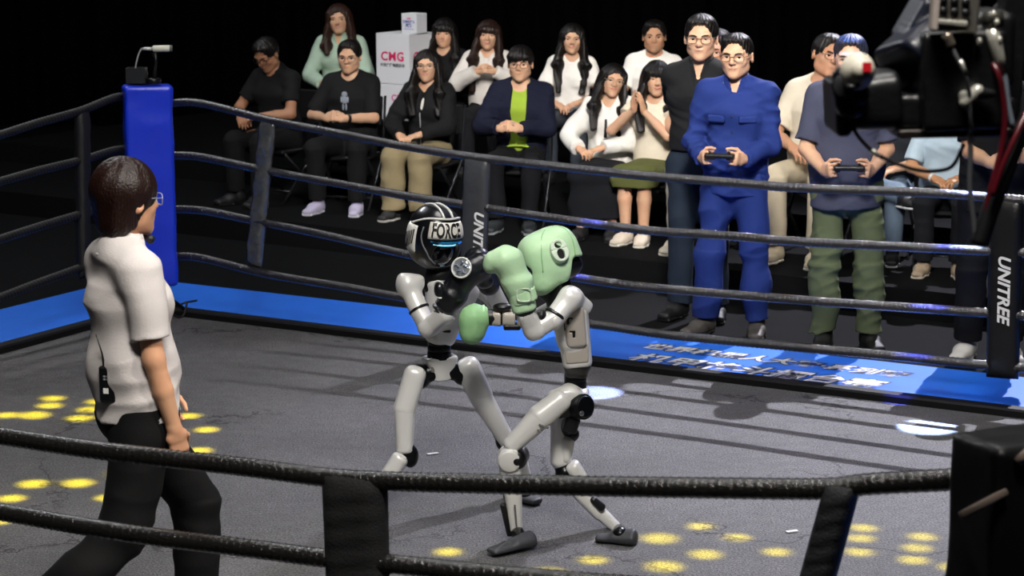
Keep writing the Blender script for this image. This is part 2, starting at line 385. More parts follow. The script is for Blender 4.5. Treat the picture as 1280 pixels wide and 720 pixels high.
def hair_ops(s, T, R, h, H):
    st = H.get('st', 'short'); e = lambda c, r, k=.0, op='+', p=2.: s.ell(T(c), np.array(r)*HW*h, R, k*h, op, p)
    t = lambda a, b, A, B, k=.03: s.tcone(T(a), T(b), tuple(np.array(A)*h), tuple(np.array(B)*h), R[:, 0], k*h)
    if st in ('short', 'crop', 'fringe'):
        g = {'short': .010, 'crop': .003, 'fringe': .012}[st]
        e((0, .016, .040), (.078+g*.5, .097+g*.6, .082+g*1.3)); e((0, -.022, .090), (.058, .058, .026+g*.8), .03)
        e((0, -.125, -.010), (.069, .087, .106), .008, '-', 2.8)
        for x in (-1, 1): e((x*.095, -.035, -.055), (.06, .075, .055), .008, '-')
        e((0, .03, -.125), (.12, .14, .075), .01, '-')
        if st == 'fringe': e((0, -.076, .060), (.066, .028, .036), .02); e((-.03, -.07, .062), (.05, .03, .036), .02)
    else:
        vol = H.get('vol', .012); e((0, .016, .036), (.080+vol*.6, .098+vol*.6, .086+vol))
        if st != 'bob': e((0, .03, -.04), (.082+vol*.5, .075, .085), .02)
        e((H.get('part', .0), -.120, -.030), (.058, .088, .105 if not H.get('bangs') else .085), .010, '-', 2.4)
        if H.get('bangs'): e((0, -.078, .050), (.066, .026, .034), .016)
        L = H.get('len', .2); fr = H.get('front', (1, 1))
        if st == 'bob':
            e((0, .040, -.050), (.070, .066, .090), .03); e((0, -.02, -.155), (.14, .09, .075), .01, '-')
        else:
            t((0, .060, .01), (0, .085, -.16), (.095, .045), (.105, .040)); t((0, .085, -.15), (0, .10, -.15-L*.6), (.105, .040), (.09, .026))
            for x, q in zip((-1, 1), fr):
                t((x*.070, .005, .05), (x*.084, -.005, -.11), (.018, .056), (.026, .056), .03)
                if q > 0:
                    t((x*.086, -.005, -.09), (x*.100, -.088, -.205), (.028, .054), (.042, .040), .03)
                    t((x*.100, -.088, -.20), (x*.086, -.140, -.20-L*q), (.042, .036), (.026, .016), .03)
                elif q < 0: t((x*.080, .03, -.10), (x*.09, .08, -.2), (.024, .03), (.03, .03), .02)
    Ri = R.T; c = T((0, 0, 0)); fq = H.get('freq', 26)
    def f(x, y, z):
        p = [Ri[i, 0]*(x-c[0])+Ri[i, 1]*(y-c[1])+Ri[i, 2]*(z-c[2]) for i in range(3)]
        an = np.arctan2(p[0], p[1]-.01); return (H.get('amp', .0024)*h*np.sin(fq*an+6*np.sin(9*p[2]/h))+.0014*h*np.sin(11*an+25*p[2]/h)).astype(np.float32)
    s.disp.append(f)
def shoe(Ak, dirn, col, solecol, root, seed, res, ln=.27, wd=.048, up=None):
    d = nrm(np.array([dirn[0], dirn[1], dirn[2] if len(dirn) > 2 else 0.])); zz = np.array([0, 0, 1.]); sd = nrm(np.cross(d, zz)); u = np.cross(sd, d)
    P = lambda a, b, c: np.asarray(Ak)+d*a+sd*b+u*c
    z0 = -.08
    s = SDF(res); s.tcone(P(-.03, 0, z0+.045), P(.07, 0, z0+.045), (.040, .040), (.046, .040), sd, p=2.4); s.tcone(P(.06, 0, z0+.040), P(ln-.095, .0, z0+.030), (.047, .036), (wd-.006, .026), sd, k=.03, p=2.4)
    s.cone(P(-.015, 0, z0+.05), P(-.015, 0, .012), .042, .044, .03); s.plane(P(0, 0, z0+.018), -u)
    o = s.build('shoe', mat('shoe_'+col.lstrip('#'), col, .55, bump=.2, bscale=120), root)
    s = SDF(res); s.tcone(P(-.032, 0, z0+.012), P(.07, 0, z0+.012), (.045, .013), (.049, .013), sd, p=3); s.tcone(P(.07, 0, z0+.012), P(ln-.09, 0, z0+.013), (.049, .013), (wd-.002, .013), sd, k=.01, p=3)
    s.build('sole', mat('sole_'+solecol.lstrip('#'), solecol, .6), o)
    if up:      # laces
        b = MB()
        for i in range(4):
            a = .055+.022*i; hh = z0+.083-.0105*i; b.tube([P(a, -.024, hh-.008), P(a+.004, 0, hh+.001), P(a, .024, hh-.008)], .004, 5)
        b.build('laces', mat('laces_'+up.lstrip('#'), up, .7), o, True)
    return o
def person(loc, label, yaw=0, sc=1.0, pose='stand', sex='m', lean=0., twist=0., head=(0, 0, 0), arms={}, legs={}, sk='#cfa385', top=None, inner=None, bottom=None,
           shoes=('#1c1c1e', '#151515'), hair=None, glasses=None, smile=False, fat=1.0, wide=1.0, res=.0055, seed=1, group=None, hs=1.04, lace=None, hcol='#0d0a09', bare_shin=False, neckfwd=0., bust=1.0):
    root = empty('person', loc, label, 'person', group); root.rotation_euler = (0, 0, yaw*D2R); root.scale = (sc,)*3
    zh = .93 if pose == 'stand' else .50; f = sex == 'f'; hair = hair or {}
    Rt = Rz(twist*D2R)@Rx(lean*D2R); TF = lambda x, y, z: np.array([0, 0, zh])+Rt@np.array([x, y, z], float)
    sx = Rt[:, 0]; sw = .148 if f else .168
    R = Rz(head[0]*D2R)@Rx(head[1]*D2R)@Ry(head[2]*D2R); nb = TF(0, .01, .545)
    Hc = nb+Rt@np.array([0, -.02-neckfwd, .055])+R@np.array([0, -.012, .092]); T = lambda p: Hc+R@(np.asarray(p, float)*HW*hs)
    hip = {}; kn = {}; an = {}; to = {}
    for k, x in (('R', -1), ('L', 1)):
        if pose == 'stand': d = (x*.09, 0, zh-.03), (x*.10, -.02, .49), (x*.11, .01, .08), (x*.25, -1)
        else: d = (x*.09, -.02, .50), (x*.13, -.43, .51), (x*.12, -.42, .08), (x*.15, -1)
        g = legs.get(k, {}); hip[k] = np.array(g.get('hip', d[0]), float); kn[k] = np.array(g.get('knee', d[1]), float); an[k] = np.array(g.get('ankle', d[2]), float); to[k] = g.get('toe', d[3])
    S, E, Wr, HD = {}, {}, {}, {}
    for k, x in (('R', -1), ('L', 1)):
        dfl = ((x*.25, -.02, .86), (0, -.1, -1), (-x, 0, 0), .5, (x*.3, 1, 0)) if pose == 'stand' else ((x*.05, -.27, .64), (-x*.7, -.6, -.2), (0, .2, -1), .4, (x, .6, -.4))
        a = arms.get(k, dfl); S[k] = TF(x*sw, .005, .478); E[k], Wr[k] = ik(S[k], a[0], .295, .255, a[4] if len(a) > 4 and a[4] is not None else dfl[4]); HD[k] = (a[1], a[2], a[3])
    def torso(s, i=0., waist=0.):
        g = fat; pa, wa, ch, up = ((.158*g, .105*g), (.124*g, .092*g), (.146, .100), (.085, .066)) if f else ((.156*g, .106*g), (.143*g, .103*g), (.168, .116), (.095, .07))
        I = lambda t, w=0: (t[0]+i+w, t[1]+i+w)
        s.tcone(TF(0, 0, -.03), TF(0, 0, .12), I(pa), I(wa, waist), sx); s.tcone(TF(0, 0, .10), TF(0, -.005, .36), I(wa, waist), I(ch), sx, k=.05)
        s.tcone(TF(0, -.005, .36), TF(0, .01, .50), I(ch), I(up), sx, k=.05)
        rs = .052 if f else .060
        s.cone(TF(-sw+.022, .006, .468), TF(sw-.022, .006, .468), rs+i, rs+i, .045)
        for x in (-1, 1): s.cone(TF(0, .015, .545), TF(x*sw*.85, .01, .482), .040+i*.8, .044+i, .05)
        if f:
            for x in (-1, 1): s.ell(TF(x*.066, -.080, .335), np.array([.058, .050, .056])*bust+i*.6, Rt, .04)
    def arm(s, k, i=0.):
        q = .88 if f else 1.0
        s.cone(S[k], E[k], .052*q+i, .041*q+i, .03); s.cone(E[k], E[k]*.55+Wr[k]*.45, .041*q+i, .040*q+i, .02); s.cone(E[k]*.55+Wr[k]*.45, Wr[k], .040*q+i, .0265*q+i, .01)
    # body: one skin from head to fingertips (finer where it shows)
    s = SDF(.012); torso(s); V = []; Fq = []; n = 0
    for k in 'RL':
        arm(s, k); s.cone(hip[k], kn[k], .078, .052, .04); s.cone(kn[k], kn[k]*.6+an[k]*.4, .052, .052, .02); s.cone(kn[k]*.6+an[k]*.4, an[k], .052, .034, .02)
    s.cone(nb-np.array([0, 0, .03]), Hc+R@np.array([0, .02, -.03]), .052 if f else .060, .046 if f else .056, .03)
    parts = [s.out()]
    s = SDF(res); head_ops(s, T, R, hs, sex, wide); s.cone(nb-np.array([0, 0, .05]), Hc+R@np.array([0, .022, -.03]), .051 if f else .059, .046 if f else .056, .022)
    for x in (-1, 1): s.cone(TF(0, .015, .545), TF(x*sw*.7, .01, .485), .040, .044, .05)
    parts.append(s.out())
    for k in 'RL':
        s = SDF(min(res, .005)); q = .88 if f else 1.0; m = E[k]*.55+Wr[k]*.45
        s.cone(m, Wr[k], .040*q, .0265*q); hand_ops(s, Wr[k], HD[k][0], HD[k][1], k == 'L', HD[k][2], (.93 if f else 1.0)); parts.append(s.out())
    for v, q in parts: V.append(v); Fq.append(q+n); n += len(v)
    mesh('body', np.concatenate(V), np.concatenate(Fq), skin(sk), root)
    lipc = mat('lips_'+('f' if f else 'm'), '#c0605a' if f else '#bd8570', .4)
    if not hair.get('noface'): face_parts(T, R, hs, sex, wide, root, smile, glasses, mat('brow', '#2a1c16', .7), lipc)
    if hair.get('st') != 'none':
        s = SDF(min(res, .0055)); hair_ops(s, T, R, hs, hair); s.build('hair', hairmat(hair.get('col', hcol)), root)
    # clothes
    Rres = max(res*1.4, .007)
    if inner:
        s = SDF(Rres); torso(s, .003, .003); s.cone(TF(0, -.02, .53), TF(0, -.06, .64), .060, .06, .01, '-'); s.plane(TF(0, 0, -.03 if pose == 'stand' else .05), -Rt[:, 2]); s.build('undershirt', cloth(inner), root)
    if top:
        i = top.get('i', .014); s = SDF(Rres); torso(s, i, top.get('waist', .012)); hem = top.get('hem', -.08 if pose == 'stand' else -.02)
        if hem < -.02: s.tcone(TF(0, -.004, hem), TF(0, 0, .10), (.168*fat+i, .120*fat+i), (.152*fat+i, .11*fat+i), sx, k=.02, flat=False)
        kd = top.get('k', 'tee')
        for k in 'RL':
            s.cone(S[k], S[k]+(E[k]-S[k])*.2, .056+i*.5, .056+i*.5, .03)
            if kd in ('tee', 'polo'):
                e2 = S[k]+(E[k]-S[k])*top.get('sl', .68); s.cone(S[k], e2, .055+i*.5, .057+i*.6, .012, flat=True)
            else:
                r = top.get('sr', .004); s.cone(S[k], E[k], .053+i*.5+r, .045+i*.5+r, .03); w2 = E[k]+(Wr[k]-E[k])*.95
                s.cone(E[k], w2, .047+i*.5+r, .042+i*.3+r*.6, .015, flat=True)
        s.plane(TF(0, 0, hem), -Rt[:, 2], (-9, -9, -9), TF(0, 0, hem)+np.array([9, 9, .05]))
        nk = top.get('neck', 'crew')
        s.cone(TF(0, -.012, .520), TF(0, -.05, .66), .062 if f else .064, .075, .008, '-')
        if nk == 'v': s.cone(TF(0, -.15, top.get('vz', .40)), TF(0, -.075, .56), .008, .055, .008, '-')
        if nk == 'open': s.tcone(TF(0, -.10, .56), TF(0, -.15, -.14), (.050, .09), (top.get('open', .085), .12), sx, op='-', k=.01)
        if nk == 'zip': s.tcone(TF(0, -.10, .56), TF(0, -.13, .36), (.050, .07), (.012, .06), sx, op='-', k=.01)
        s.disp.append(folds(seed, top.get('fold', .0045), top.get('ff', 24.)))
        so = s.build(top.get('name', 'shirt'), top.get('m') or cloth(top['c'], sheen=.0), root)
        if top.get('collar'):
            s = SDF(.0055); s.cone(TF(0, .010, .500), TF(0, -.010, .590), .100 if not f else .090, .070 if not f else .063, flat=True)
            s.cone(TF(0, .010, .485), TF(0, -.012, .605), .094 if not f else .084, .058 if not f else .052, op='-'); s.tcone(TF(0, -.12, .50), TF(0, -.09, .62), (.012, .09), (.05, .07), sx, op='-'); s.build('collar', top.get('cm') or cloth(top['c']), so)
        if top.get('buttons'):
            for z in top['buttons']:
                b = MB()
                y = -.22
                for _ in range(60):
                    pt = TF(0.0, y, z); 
                    if s_val(torso, i, top.get('waist', .012), pt) < 0: break
                    y += .003
                b.disc(TF(.0, y-.004, z), Rt@np.array([0, -1, 0]), .006, .004, 8); b.build('button', mat('button', '#20242c', .4), so)
    if bottom:
        i = bottom.get('i', .012); s = SDF(Rres); kd = bottom.get('k', 'pants'); g = fat
        if kd == 'pants':
            s.tcone(TF(0, 0, -.05), TF(0, 0, .10), (.162*g+i, .110*g+i), (.146*g+i, .105*g+i), sx)
            lr = bottom.get('r', (.088, .068, .060)); hemz = bottom.get('hem', .94)
            for k in 'RL':
                s.cone(hip[k], kn[k], lr[0]+i*.5, lr[1]+i*.5, .05); e2 = kn[k]+(an[k]-kn[k])*hemz; s.cone(kn[k], e2, lr[1]+i*.5, lr[2]+i*.5, .02, flat=True)
            s.plane(TF(0, 0, .10), Rt[:, 2], TF(-.3, -.3, .09), TF(.3, .3, .2)+np.array([0, 0, .1]))
        else:
            s.tcone(TF(0, 0, -.04), TF(0, 0, .12), (.165*g+i, .112*g+i), (.13*g+i, .098*g+i), sx)
            mk = (kn['R']+kn['L'])/2; wk = abs(kn['L'][0]-kn['R'][0])/2+.085; mh = (hip['R']+hip['L'])/2
            s.tcone(mh, mk, (.18, .10), (wk, .085), (1, 0, 0), k=.03, p=2.5); ma = (an['R']+an['L'])/2; L = bottom.get('len', .5); e2 = mk+(ma-mk)*L
            s.tcone(mk, e2, (wk, .085), (wk+bottom.get('flare', .03), .10), (1, 0, 0), k=.03, p=2.5); s.plane(e2, ma-mk, e2-.4, e2+np.array([.4, .4, .12]))
        s.disp.append(folds(seed+50, bottom.get('fold', .005), 20.)); s.build(bottom.get('name', 'trousers' if kd == 'pants' else 'skirt'), bottom.get('m') or cloth(bottom['c']), root)
        if bottom.get('belt'):
            s = SDF(Rres); s.tcone(TF(0, 0, .062), TF(0, 0, .10), (.160*g+i+.006, .112*g+i+.006), (.157*g+i+.006, .112*g+i+.006), sx, flat=True); bl = s.build('belt', mat('belt_leather', '#0a0a0b', .45), root)
            b = MB(); b.box(TF(0, -.112*g-i-.012, .081), (.022, .004, .018), Rt); b.build('buckle', mat('buckle', '#6a6a6c', .3, .9), bl)
    if shoes:
        for k in 'RL': shoe(an[k], to[k], shoes[0], shoes[1], root, seed, max(res, .0055), ln=(.25 if f else .285), up=lace)
    J = dict(S=S, E=E, W=Wr, hip=hip, kn=kn, an=an, TF=TF, T=T, R=R, Rt=Rt, Hc=Hc)
    def world(p): return np.array(root.location)+Rz(yaw*D2R)@(np.asarray(p)*sc)
    J['world'] = world
    return root, J
def s_val(torso, i, w, p):
    s = SDF(.01); torso(s, i, w); return s.value(p)

# ------------------------------------------------------------------ the ring and the hall
C0 = ground(188, 389); U = nrm(ground(1280, 521)-C0); VV = np.array([U[1], -U[0], 0.])
# near side: the rope line crosses the middle sight line 5.6 m away
M0 = np.array([0, 5.6, 0.]); L2 = float(np.dot(M0-C0, VV)); L1 = 6.0
for _ in range(40):
    q = C0+U*L1+VV*L2; L1 += (1312-(640+FPX*q[0]/q[1]*1.0))*.001
C1, C2, C3 = C0+U*L1, C0+U*L1+VV*L2, C0+VV*L2
UP = np.array([0, 0, 1.])
def ringp(a, b, z=0.0): return C0+U*a+VV*b+UP*z
RM = np.stack([U, -VV, UP], 1)                                  # ring axes: x along the far side, y away from the camera

def floor_material():
    m = bpy.data.materials.new('asphalt_mat'); m.use_nodes = True; nt = m.node_tree; L = nt.links.new; N = nt.nodes.new; b = nt.nodes['Principled BSDF']
    tc = N('ShaderNodeTexCoord')
    def noise(sc, det=3, ro=.5):
        n = N('ShaderNodeTexNoise'); n.inputs['Scale'].default_value = sc; n.inputs['Detail'].default_value = det; n.inputs['Roughness'].default_value = ro; L(tc.outputs['Object'], n.inputs['Vector']); return n
    def rng(src, a, b_, c, d):
        r = N('ShaderNodeMapRange'); r.inputs[1].default_value = a; r.inputs[2].default_value = b_; r.inputs[3].default_value = c; r.inputs[4].default_value = d; L(src, r.inputs[0]); return r.outputs[0]
    def mul(a, b_):
        q = N('ShaderNodeMath'); q.operation = 'MULTIPLY'; L(a, q.inputs[0]); L(b_, q.inputs[1]); return q.outputs[0]
    sp = rng(noise(110, 2, .75).outputs[0], .34, .68, .25, 2.0); pa = rng(noise(1.3, 4).outputs[0], .3, .7, .78, 1.22); me_ = rng(noise(14, 3).outputs[0], .3, .7, .85, 1.15)
    dn = noise(2.2, 5, .65); ad = N('ShaderNodeMixRGB'); ad.blend_type = 'ADD'; ad.inputs[0].default_value = .9; L(tc.outputs['Object'], ad.inputs[1]); L(dn.outputs['Color'], ad.inputs[2])
    vo = N('ShaderNodeTexVoronoi'); vo.feature = 'DISTANCE_TO_EDGE'; vo.inputs['Scale'].default_value = .55; L(ad.outputs[0], vo.inputs['Vector'])
    cr = rng(vo.outputs['Distance'], .001, .010, .12, 1.0); mk = rng(noise(.9, 2).outputs[0], .50, .58, 0, 1)
    mx = N('ShaderNodeMix'); mx.data_type = 'FLOAT'; L(mk, mx.inputs[0]); L(cr, mx.inputs[2]); mx.inputs[3].default_value = 1.0
    v = mul(mul(mul(sp, pa), me_), mx.outputs[0])
    sc = N('ShaderNodeVectorMath'); sc.operation = 'SCALE'; sc.inputs[0].default_value = (.088, .087, .090); L(v, sc.inputs['Scale']); L(sc.outputs['Vector'], b.inputs['Base Color'])
    b.inputs['Roughness'].default_value = .62; b.inputs['Specular IOR Level'].default_value = .35
    bp = N('ShaderNodeBump'); bp.inputs['Strength'].default_value = .35; bp.inputs['Distance'].default_value = .006; L(v, bp.inputs['Height']); L(bp.outputs['Normal'], b.inputs['Normal'])
    return m
b = MB(); b.prism([(-16, 0), (16, 0), (16, 27), (-16, 27)], -.5, -.03)
tag(b.build('floor', mat('black_floor', '#101113', .9, var=.25, vscale=2.0, bump=.1, bscale=60, spec=.08)), kind='structure')
b = MB(); b.prism([ringp(a, c)[:2] for a, c in ((0, 0), (0, L2), (L1, L2), (L1, 0))], -.03, 0.0)
tag(b.build('floor_ring_mat', floor_material()), kind='structure')
blue = mat('blue_vinyl', (.022, .18, .88), .45, var=.10, vscale=5, bump=.06, bscale=8, spec=.4)
AW = .80
for i, (a0, a1, b0, b1) in enumerate(((-AW, L1+AW, -AW, -.06), (-AW, -.06, -.06, L2+.06), (L1+.06, L1+AW, -.06, L2+.06))):
    m_ = MB(); m_.prism([ringp(a, c)[:2] for a, c in ((a0, b0), (a0, b1), (a1, b1), (a1, b0))], -.03, .012)
    tag(m_.build('floor_apron', blue), kind='structure')
strip = mat('black_edging', '#08080a', .6, bump=.1, bscale=30, spec=.25)
for i, (a, c, ha, hb) in enumerate(((L1/2, 0, L1/2+.06, .06), (0, L2/2, .06, L2/2-.06), (L1, L2/2, .06, L2/2-.06), (L1/2, L2, L1/2+.06, .06))):
    m_ = MB(); m_.box(ringp(a, c, .012), (ha*1.0 if ha > .1 else .045, hb if hb > .1 else .045, .03), RM, .01); tag(m_.build('trim_%d' % (i+1), strip), kind='structure')
# audience platform and the step behind it
F0 = ground(510, 280, .15); F1 = ground(1160, 348, .15); UR = nrm(F1-F0); VR = np.array([UR[1], -UR[0], 0.])
RR = np.stack([UR, -VR, UP], 1)
riser = mat('black_riser', '#0e0f11', .9, var=.2, vscale=3, spec=.08)
m_ = MB(); m_.box(F0-VR*3.1+UR*1.2+UP*(-.09), (6.5, 3.5, .09), RR); tag(m_.build('floor_platform', riser), kind='structure')
m_ = MB(); m_.box(F0-VR*3.2+UR*1.2+UP*(.085), (6.4, 2.25, .085), RR); tag(m_.build('floor_riser', riser), kind='structure')
# black curtain wall with real folds
xs = np.linspace(-14, 14, 700); V = []; Fq = []
for z in (-.03, 9.0):
    for x in xs: V.append((x, 23.5+.10*math.sin(x*9)+.06*math.sin(x*23+1)+.05*math.sin(x*4.1), z))
n = len(xs); Fq = np.array([(i, i+1, n+i+1, n+i) for i in range(n-1)])
wb = mesh('wall_back', V, Fq, mat('black_curtain', '#040406', .95, spec=.05)); tag(wb, kind='structure')

# ---- ropes
ropem = mat('rope_vinyl', '#232327', .22, bump=.5, bscale=160, spec=1.0, coat=.6)
def catmull(P, step):
    P = np.array(P); P = np.vstack([2*P[0]-P[1], P, 2*P[-1]-P[-2]]); out = []
    for i in range(1, len(P)-2):
        n = max(2, int(np.linalg.norm(P[i+1]-P[i])/step))
        for k in range(n):
            t = k/n; a, b_, c, d = P[i-1:i+3]
            out.append(.5*((2*b_)+(-a+c)*t+(2*a-5*b_+4*c-d)*t*t+(-a+3*b_-3*c+d)*t**3))
    return out+[P[-2]]
def rope(pts, label, group, r=.024, step=.0055, m=None, amp=.085, pitch=.026):
    W_ = catmull(pts, step); o_ = W_[0]; b = MB(); w = 2*math.pi*step/pitch
    b.tube(W_, r, 10, tw=lambda i, an: 1+amp*math.cos(an*1-w*i)*.6+amp*.5*math.cos(2*an-2*w*i))
    o = b.build('ring_rope', m or ropem, None, True); return tag(o, label, 'rope', group)
far = [[(250, 129), (341, 151), (421, 166), (502, 182), (577, 194), (660, 204), (800, 219), (900, 227), (1000, 235), (1160, 241), (1280, 250), (1400, 256)],
       [(250, 196), (333, 213), (421, 229), (510, 245), (577, 255), (660, 268), (800, 287), (900, 294), (1000, 302), (1160, 310), (1280, 316), (1400, 321)],
       [(253, 263), (315, 275), (413, 295), (515, 319), (600, 332), (707, 345), (800, 358), (1000, 375), (1160, 386), (1232, 391), (1400, 402)],
       [(250, 322), (333, 342), (440, 360), (499, 371), (600, 386), (735, 404), (840, 419), (987, 433), (1130, 446), (1232, 456), (1400, 468)]]
hz = [1.28, .97, .645, .355]; wd = ['top rope', 'second rope from the top', 'third rope from the top', 'lowest rope']
for k in range(4):
    rope([C0+UP*hz[k]+U*.14]+[on_plane(x, y, C0, VV) for x, y in far[k]], 'black %s on the audience side of the ring' % wd[k], 'far side ring ropes')
lft = [[(150, 121), (100, 139), (50, 153), (0, 169), (-60, 188)], [(150, 187), (100, 201), (50, 213), (0, 227), (-60, 243)], [(150, 254), (104, 267), (50, 283), (0, 299), (-60, 318)], [(150, 318), (106, 333), (50, 353), (0, 372), (-60, 394)]]
for k in range(4):
    rope([C0+UP*hz[k]]+[on_plane(x, y, C0, U) for x, y in lft[k]], 'black %s running from the blue corner pad behind the referee' % wd[k], 'side ring ropes', m=mat('rope_dull', '#0e0e10', .5, bump=.4, bscale=160))
N0 = C3
near = [[(-60, 536), (0, 545), (100, 560), (200, 572), (300, 583), (410, 597), (500, 602), (620, 605), (760, 608), (900, 610), (1030, 611), (1075, 606), (1120, 603), (1180, 600), (1230, 597)],
        [(-60, 631), (0, 640), (100, 657), (200, 672), (300, 684), (410, 698), (500, 706), (620, 718), (760, 730), (900, 738), (1100, 742), (1230, 742)]]
nm_ = mat('rope_wrapped', '#1a1917', .22, bump=.5, bscale=140, spec=.9, coat=.5)
for k in range(2):
    rope([on_plane(x, y, N0, VV) for x, y in near[k]], ['thick black wrapped rope crossing in front of the referee, topmost on this side', 'lower thick black rope crossing in front of the referee legs'][k], 'near side ring ropes', r=.0275, m=nm_, amp=.05, pitch=.024)
# ---- rope spacers (padded straps that hold the ropes apart)
def spacer(quad, p, n, label, m, thick=.034, bulge=.004, name='rope_spacer', wr=8):
    # quad: the strap's four corners in the strap's own plane, top edge first
    A = [on_plane(x, y, p, n) for x, y in quad]; rows = 26; cols = 8; V = []; Fs = []
    for side in (1, -1):
        for r in range(rows+1):
            t = r/rows
            for c in range(cols+1):
                q = c/cols; P_ = (A[0]*(1-q)+A[1]*q)*(1-t)+(A[3]*(1-q)+A[2]*q)*t
                e = 1-(2*q-1)**6; e2 = 1-(2*t-1)**20
                V.append(P_+n*side*(thick*(.35+.65*e)*max(e2, .15)+bulge*math.sin(t*wr*6.28+q*3)*e))
    M = (rows+1)*(cols+1)
    for r in range(rows):
        for c in range(cols):
            i = r*(cols+1)+c; Fs += [(i, i+1, i+cols+2, i+cols+1), (M+i, M+i+cols+1, M+i+cols+2, M+i+1)]
    for r in range(rows):
        i = r*(cols+1); Fs.append((i, i+cols+1, M+i+cols+1, M+i)); i += cols; Fs.append((i, M+i, M+i+cols+1, i+cols+1))
    for c in range(cols):
        Fs.append((c, M+c, M+c+1, c+1)); i = rows*(cols+1)+c; Fs.append((i, i+1, M+i+1, M+i))
    o = empty(name, (A[3]+A[2])/2, label, 'rope spacer'); mesh('strap', V, Fs, m, o, True, off=o.location); return o, A
vinyl = mat('strap_vinyl', '#3a3c41', .26, bump=.7, bscale=14, var=.3, vscale=9, spec=.7)
tape = mat('strap_tape', '#64676c', .13, .55, bump=1.0, bscale=22, var=.6, vscale=16, spec=.9)
sp1, A1 = spacer([(581, 192), (612, 197), (605, 420), (572, 414)], C0, VV, 'black vinyl rope spacer with white lettering behind the fighting robots', vinyl)
sp2, A2 = spacer([(1238, 244), (1279, 247), (1273, 474), (1233, 471)], C0, VV, 'black vinyl rope spacer with white lettering beside the white shoe', mat('strap_vinyl_dull', '#101114', .36, bump=.4, bscale=16, spec=.5))
sp3, A3 = spacer([(326, 149), (344, 152), (327, 334), (308, 331)], C0, VV, 'shiny wrinkled silvery black tape strip joining the ropes', tape, thick=.03, bulge=.010, wr=5)
sp4, A4 = spacer([(96, 137), (110, 133), (110, 345), (99, 350)], C0, U, 'dull black rope spacer on the side ropes behind the referee head', mat('strap_dull', '#0c0c10', .6))
sp5, A5 = spacer([(405, 586), (481, 592), (486, 800), (414, 800)], N0, VV, 'wide black fabric rope spacer on the near ropes', mat('strap_fabric', '#0b0b0d', .85, bump=.3, bscale=150), thick=.04)
sp6, A6 = spacer([(1034, 600), (1077, 600), (1028, 780), (985, 780)], N0, VV, 'narrow slanting black strap tied over the near top rope', mat('strap_fabric2', '#0e1016', .7, bump=.3, bscale=150), thick=.040)

def text_mesh(s, size=1.0, bold=.0, shear=.0, font=None, sx=1.0, spacing=1.0):
    cu = bpy.data.curves.new('lettering', 'FONT'); cu.body = s; cu.size = size; cu.offset = bold; cu.shear = shear; cu.align_x = 'CENTER'; cu.align_y = 'CENTER'; cu.resolution_u = 3; cu.space_character = spacing
    o = bpy.data.objects.new('lettering', cu); COL.objects.link(o); dg = bpy.context.evaluated_depsgraph_get(); me = bpy.data.meshes.new_from_object(o.evaluated_get(dg)); bpy.data.objects.remove(o)
    V = np.array([v.co for v in me.vertices]).reshape(-1, 3); Fs = [tuple(p.vertices) for p in me.polygons]; bpy.data.meshes.remove(me); V[:, 0] *= sx; return V, Fs
white_print = mat('white_print', '#e6e8ec', .45)
def put_text(name, V, Fs, m, org, ex, ey, parent=None, off=None, thick=.0015):
    ez = nrm(np.cross(ex, ey)); P_ = [np.asarray(org)+ex*v[0]+ey*v[1] for v in V]; n = len(P_)
    return mesh(name, P_+[], Fs, m, parent, False, off)
V, Fs = text_mesh('UNITREE', .083, .0026, .28, sx=1.02, spacing=1.0)
for sp, A, yy in ((sp1, A1, 301), (sp2, A2, 361)):
    c = on_plane((quadx := (597 if sp is sp1 else 1254)), yy, C0+VV*.046, VV); dn = nrm((A[3]+A[2])-(A[0]+A[1])); rt = nrm(np.cross(dn, -VV)); rt = rt if rt[0] > 0 else -rt
    put_text('lettering', V, Fs, white_print, c, dn, rt, sp, sp.location)

# ---- corner posts
def corner_post(c, diag, label, padm, h0, h1, wd, th, extra, po=0., lx=0.):
    o = empty('corner_post', c, label, 'corner post'); ang = math.atan2(diag[1], diag[0])+math.pi/2; R = Rz(ang)     # local -y faces the ring centre
    lp = lambda x, y, z: R@np.array([x, y, z])
    b = MB(); b.tube([lp(0, .10, -.02), lp(0, .10, h1-.06)], .05, 14); b.build('post', mat('post_steel', '#0a0a0c', .4, .5), o, True)
    s = SDF(.012); s.box(lp(lx, -po, (h0+h1)/2), (wd/2, th/2, (h1-h0)/2), R, .02); s.disp.append(folds(3, .004, 16)); s.build('corner_pad', padm, o)
    b = MB(); b.box(lp(0, .1, .0), (.16, .16, .012), R); b.build('base_plate', mat('post_steel', '#0a0a0c'), o)
    return o, lp
diagL = nrm(U+VV); diagR = nrm(-U-VV)*1.0
pad_blue = mat('pad_blue', (.008, .035, .62), .33, bump=.35, bscale=7, var=.12, vscale=6, spec=.6)
cp, lp = corner_post(C0-diagL*.0, diagL, 'corner post with tall bright blue vinyl pad behind the referee', pad_blue, .20, 1.405, .285, .15, True, .21, .0)
for dx in (-.1, 0, .1):
    b = MB(); b.tube([lp(dx*.6-.05, -.2, .24), lp(dx*1.2-.03, -.2, .12), lp(dx*2.4, -.24, .0)], .012, 6); b.build('foot_strut', mat('post_steel', ''), cp, True)
for k, pts in enumerate(([(.05, -.08, .22), (.12, -.12, .06), (.20, -.16, .075), (.27, -.12, .075)], [(.06, -.08, .20), (.10, -.2, .03), (.16, -.28, .012), (.2, -.2, .075)], [(-.2, -.05, .2), (-.34, -.1, .16), (-.36, -.12, .06), (-.2, -.14, .08)])):
    b = MB(); b.tube(catmull([lp(*p)+C0 for p in pts], .02), .007, 6); tag(b.build('cable', mat('cable_black', '#08080a', .5), None, True), ['loose black cable dropping from the blue corner pad', 'black cable loop lying under the blue corner pad', 'thin cable loop beside the referee back'][k], 'cable')
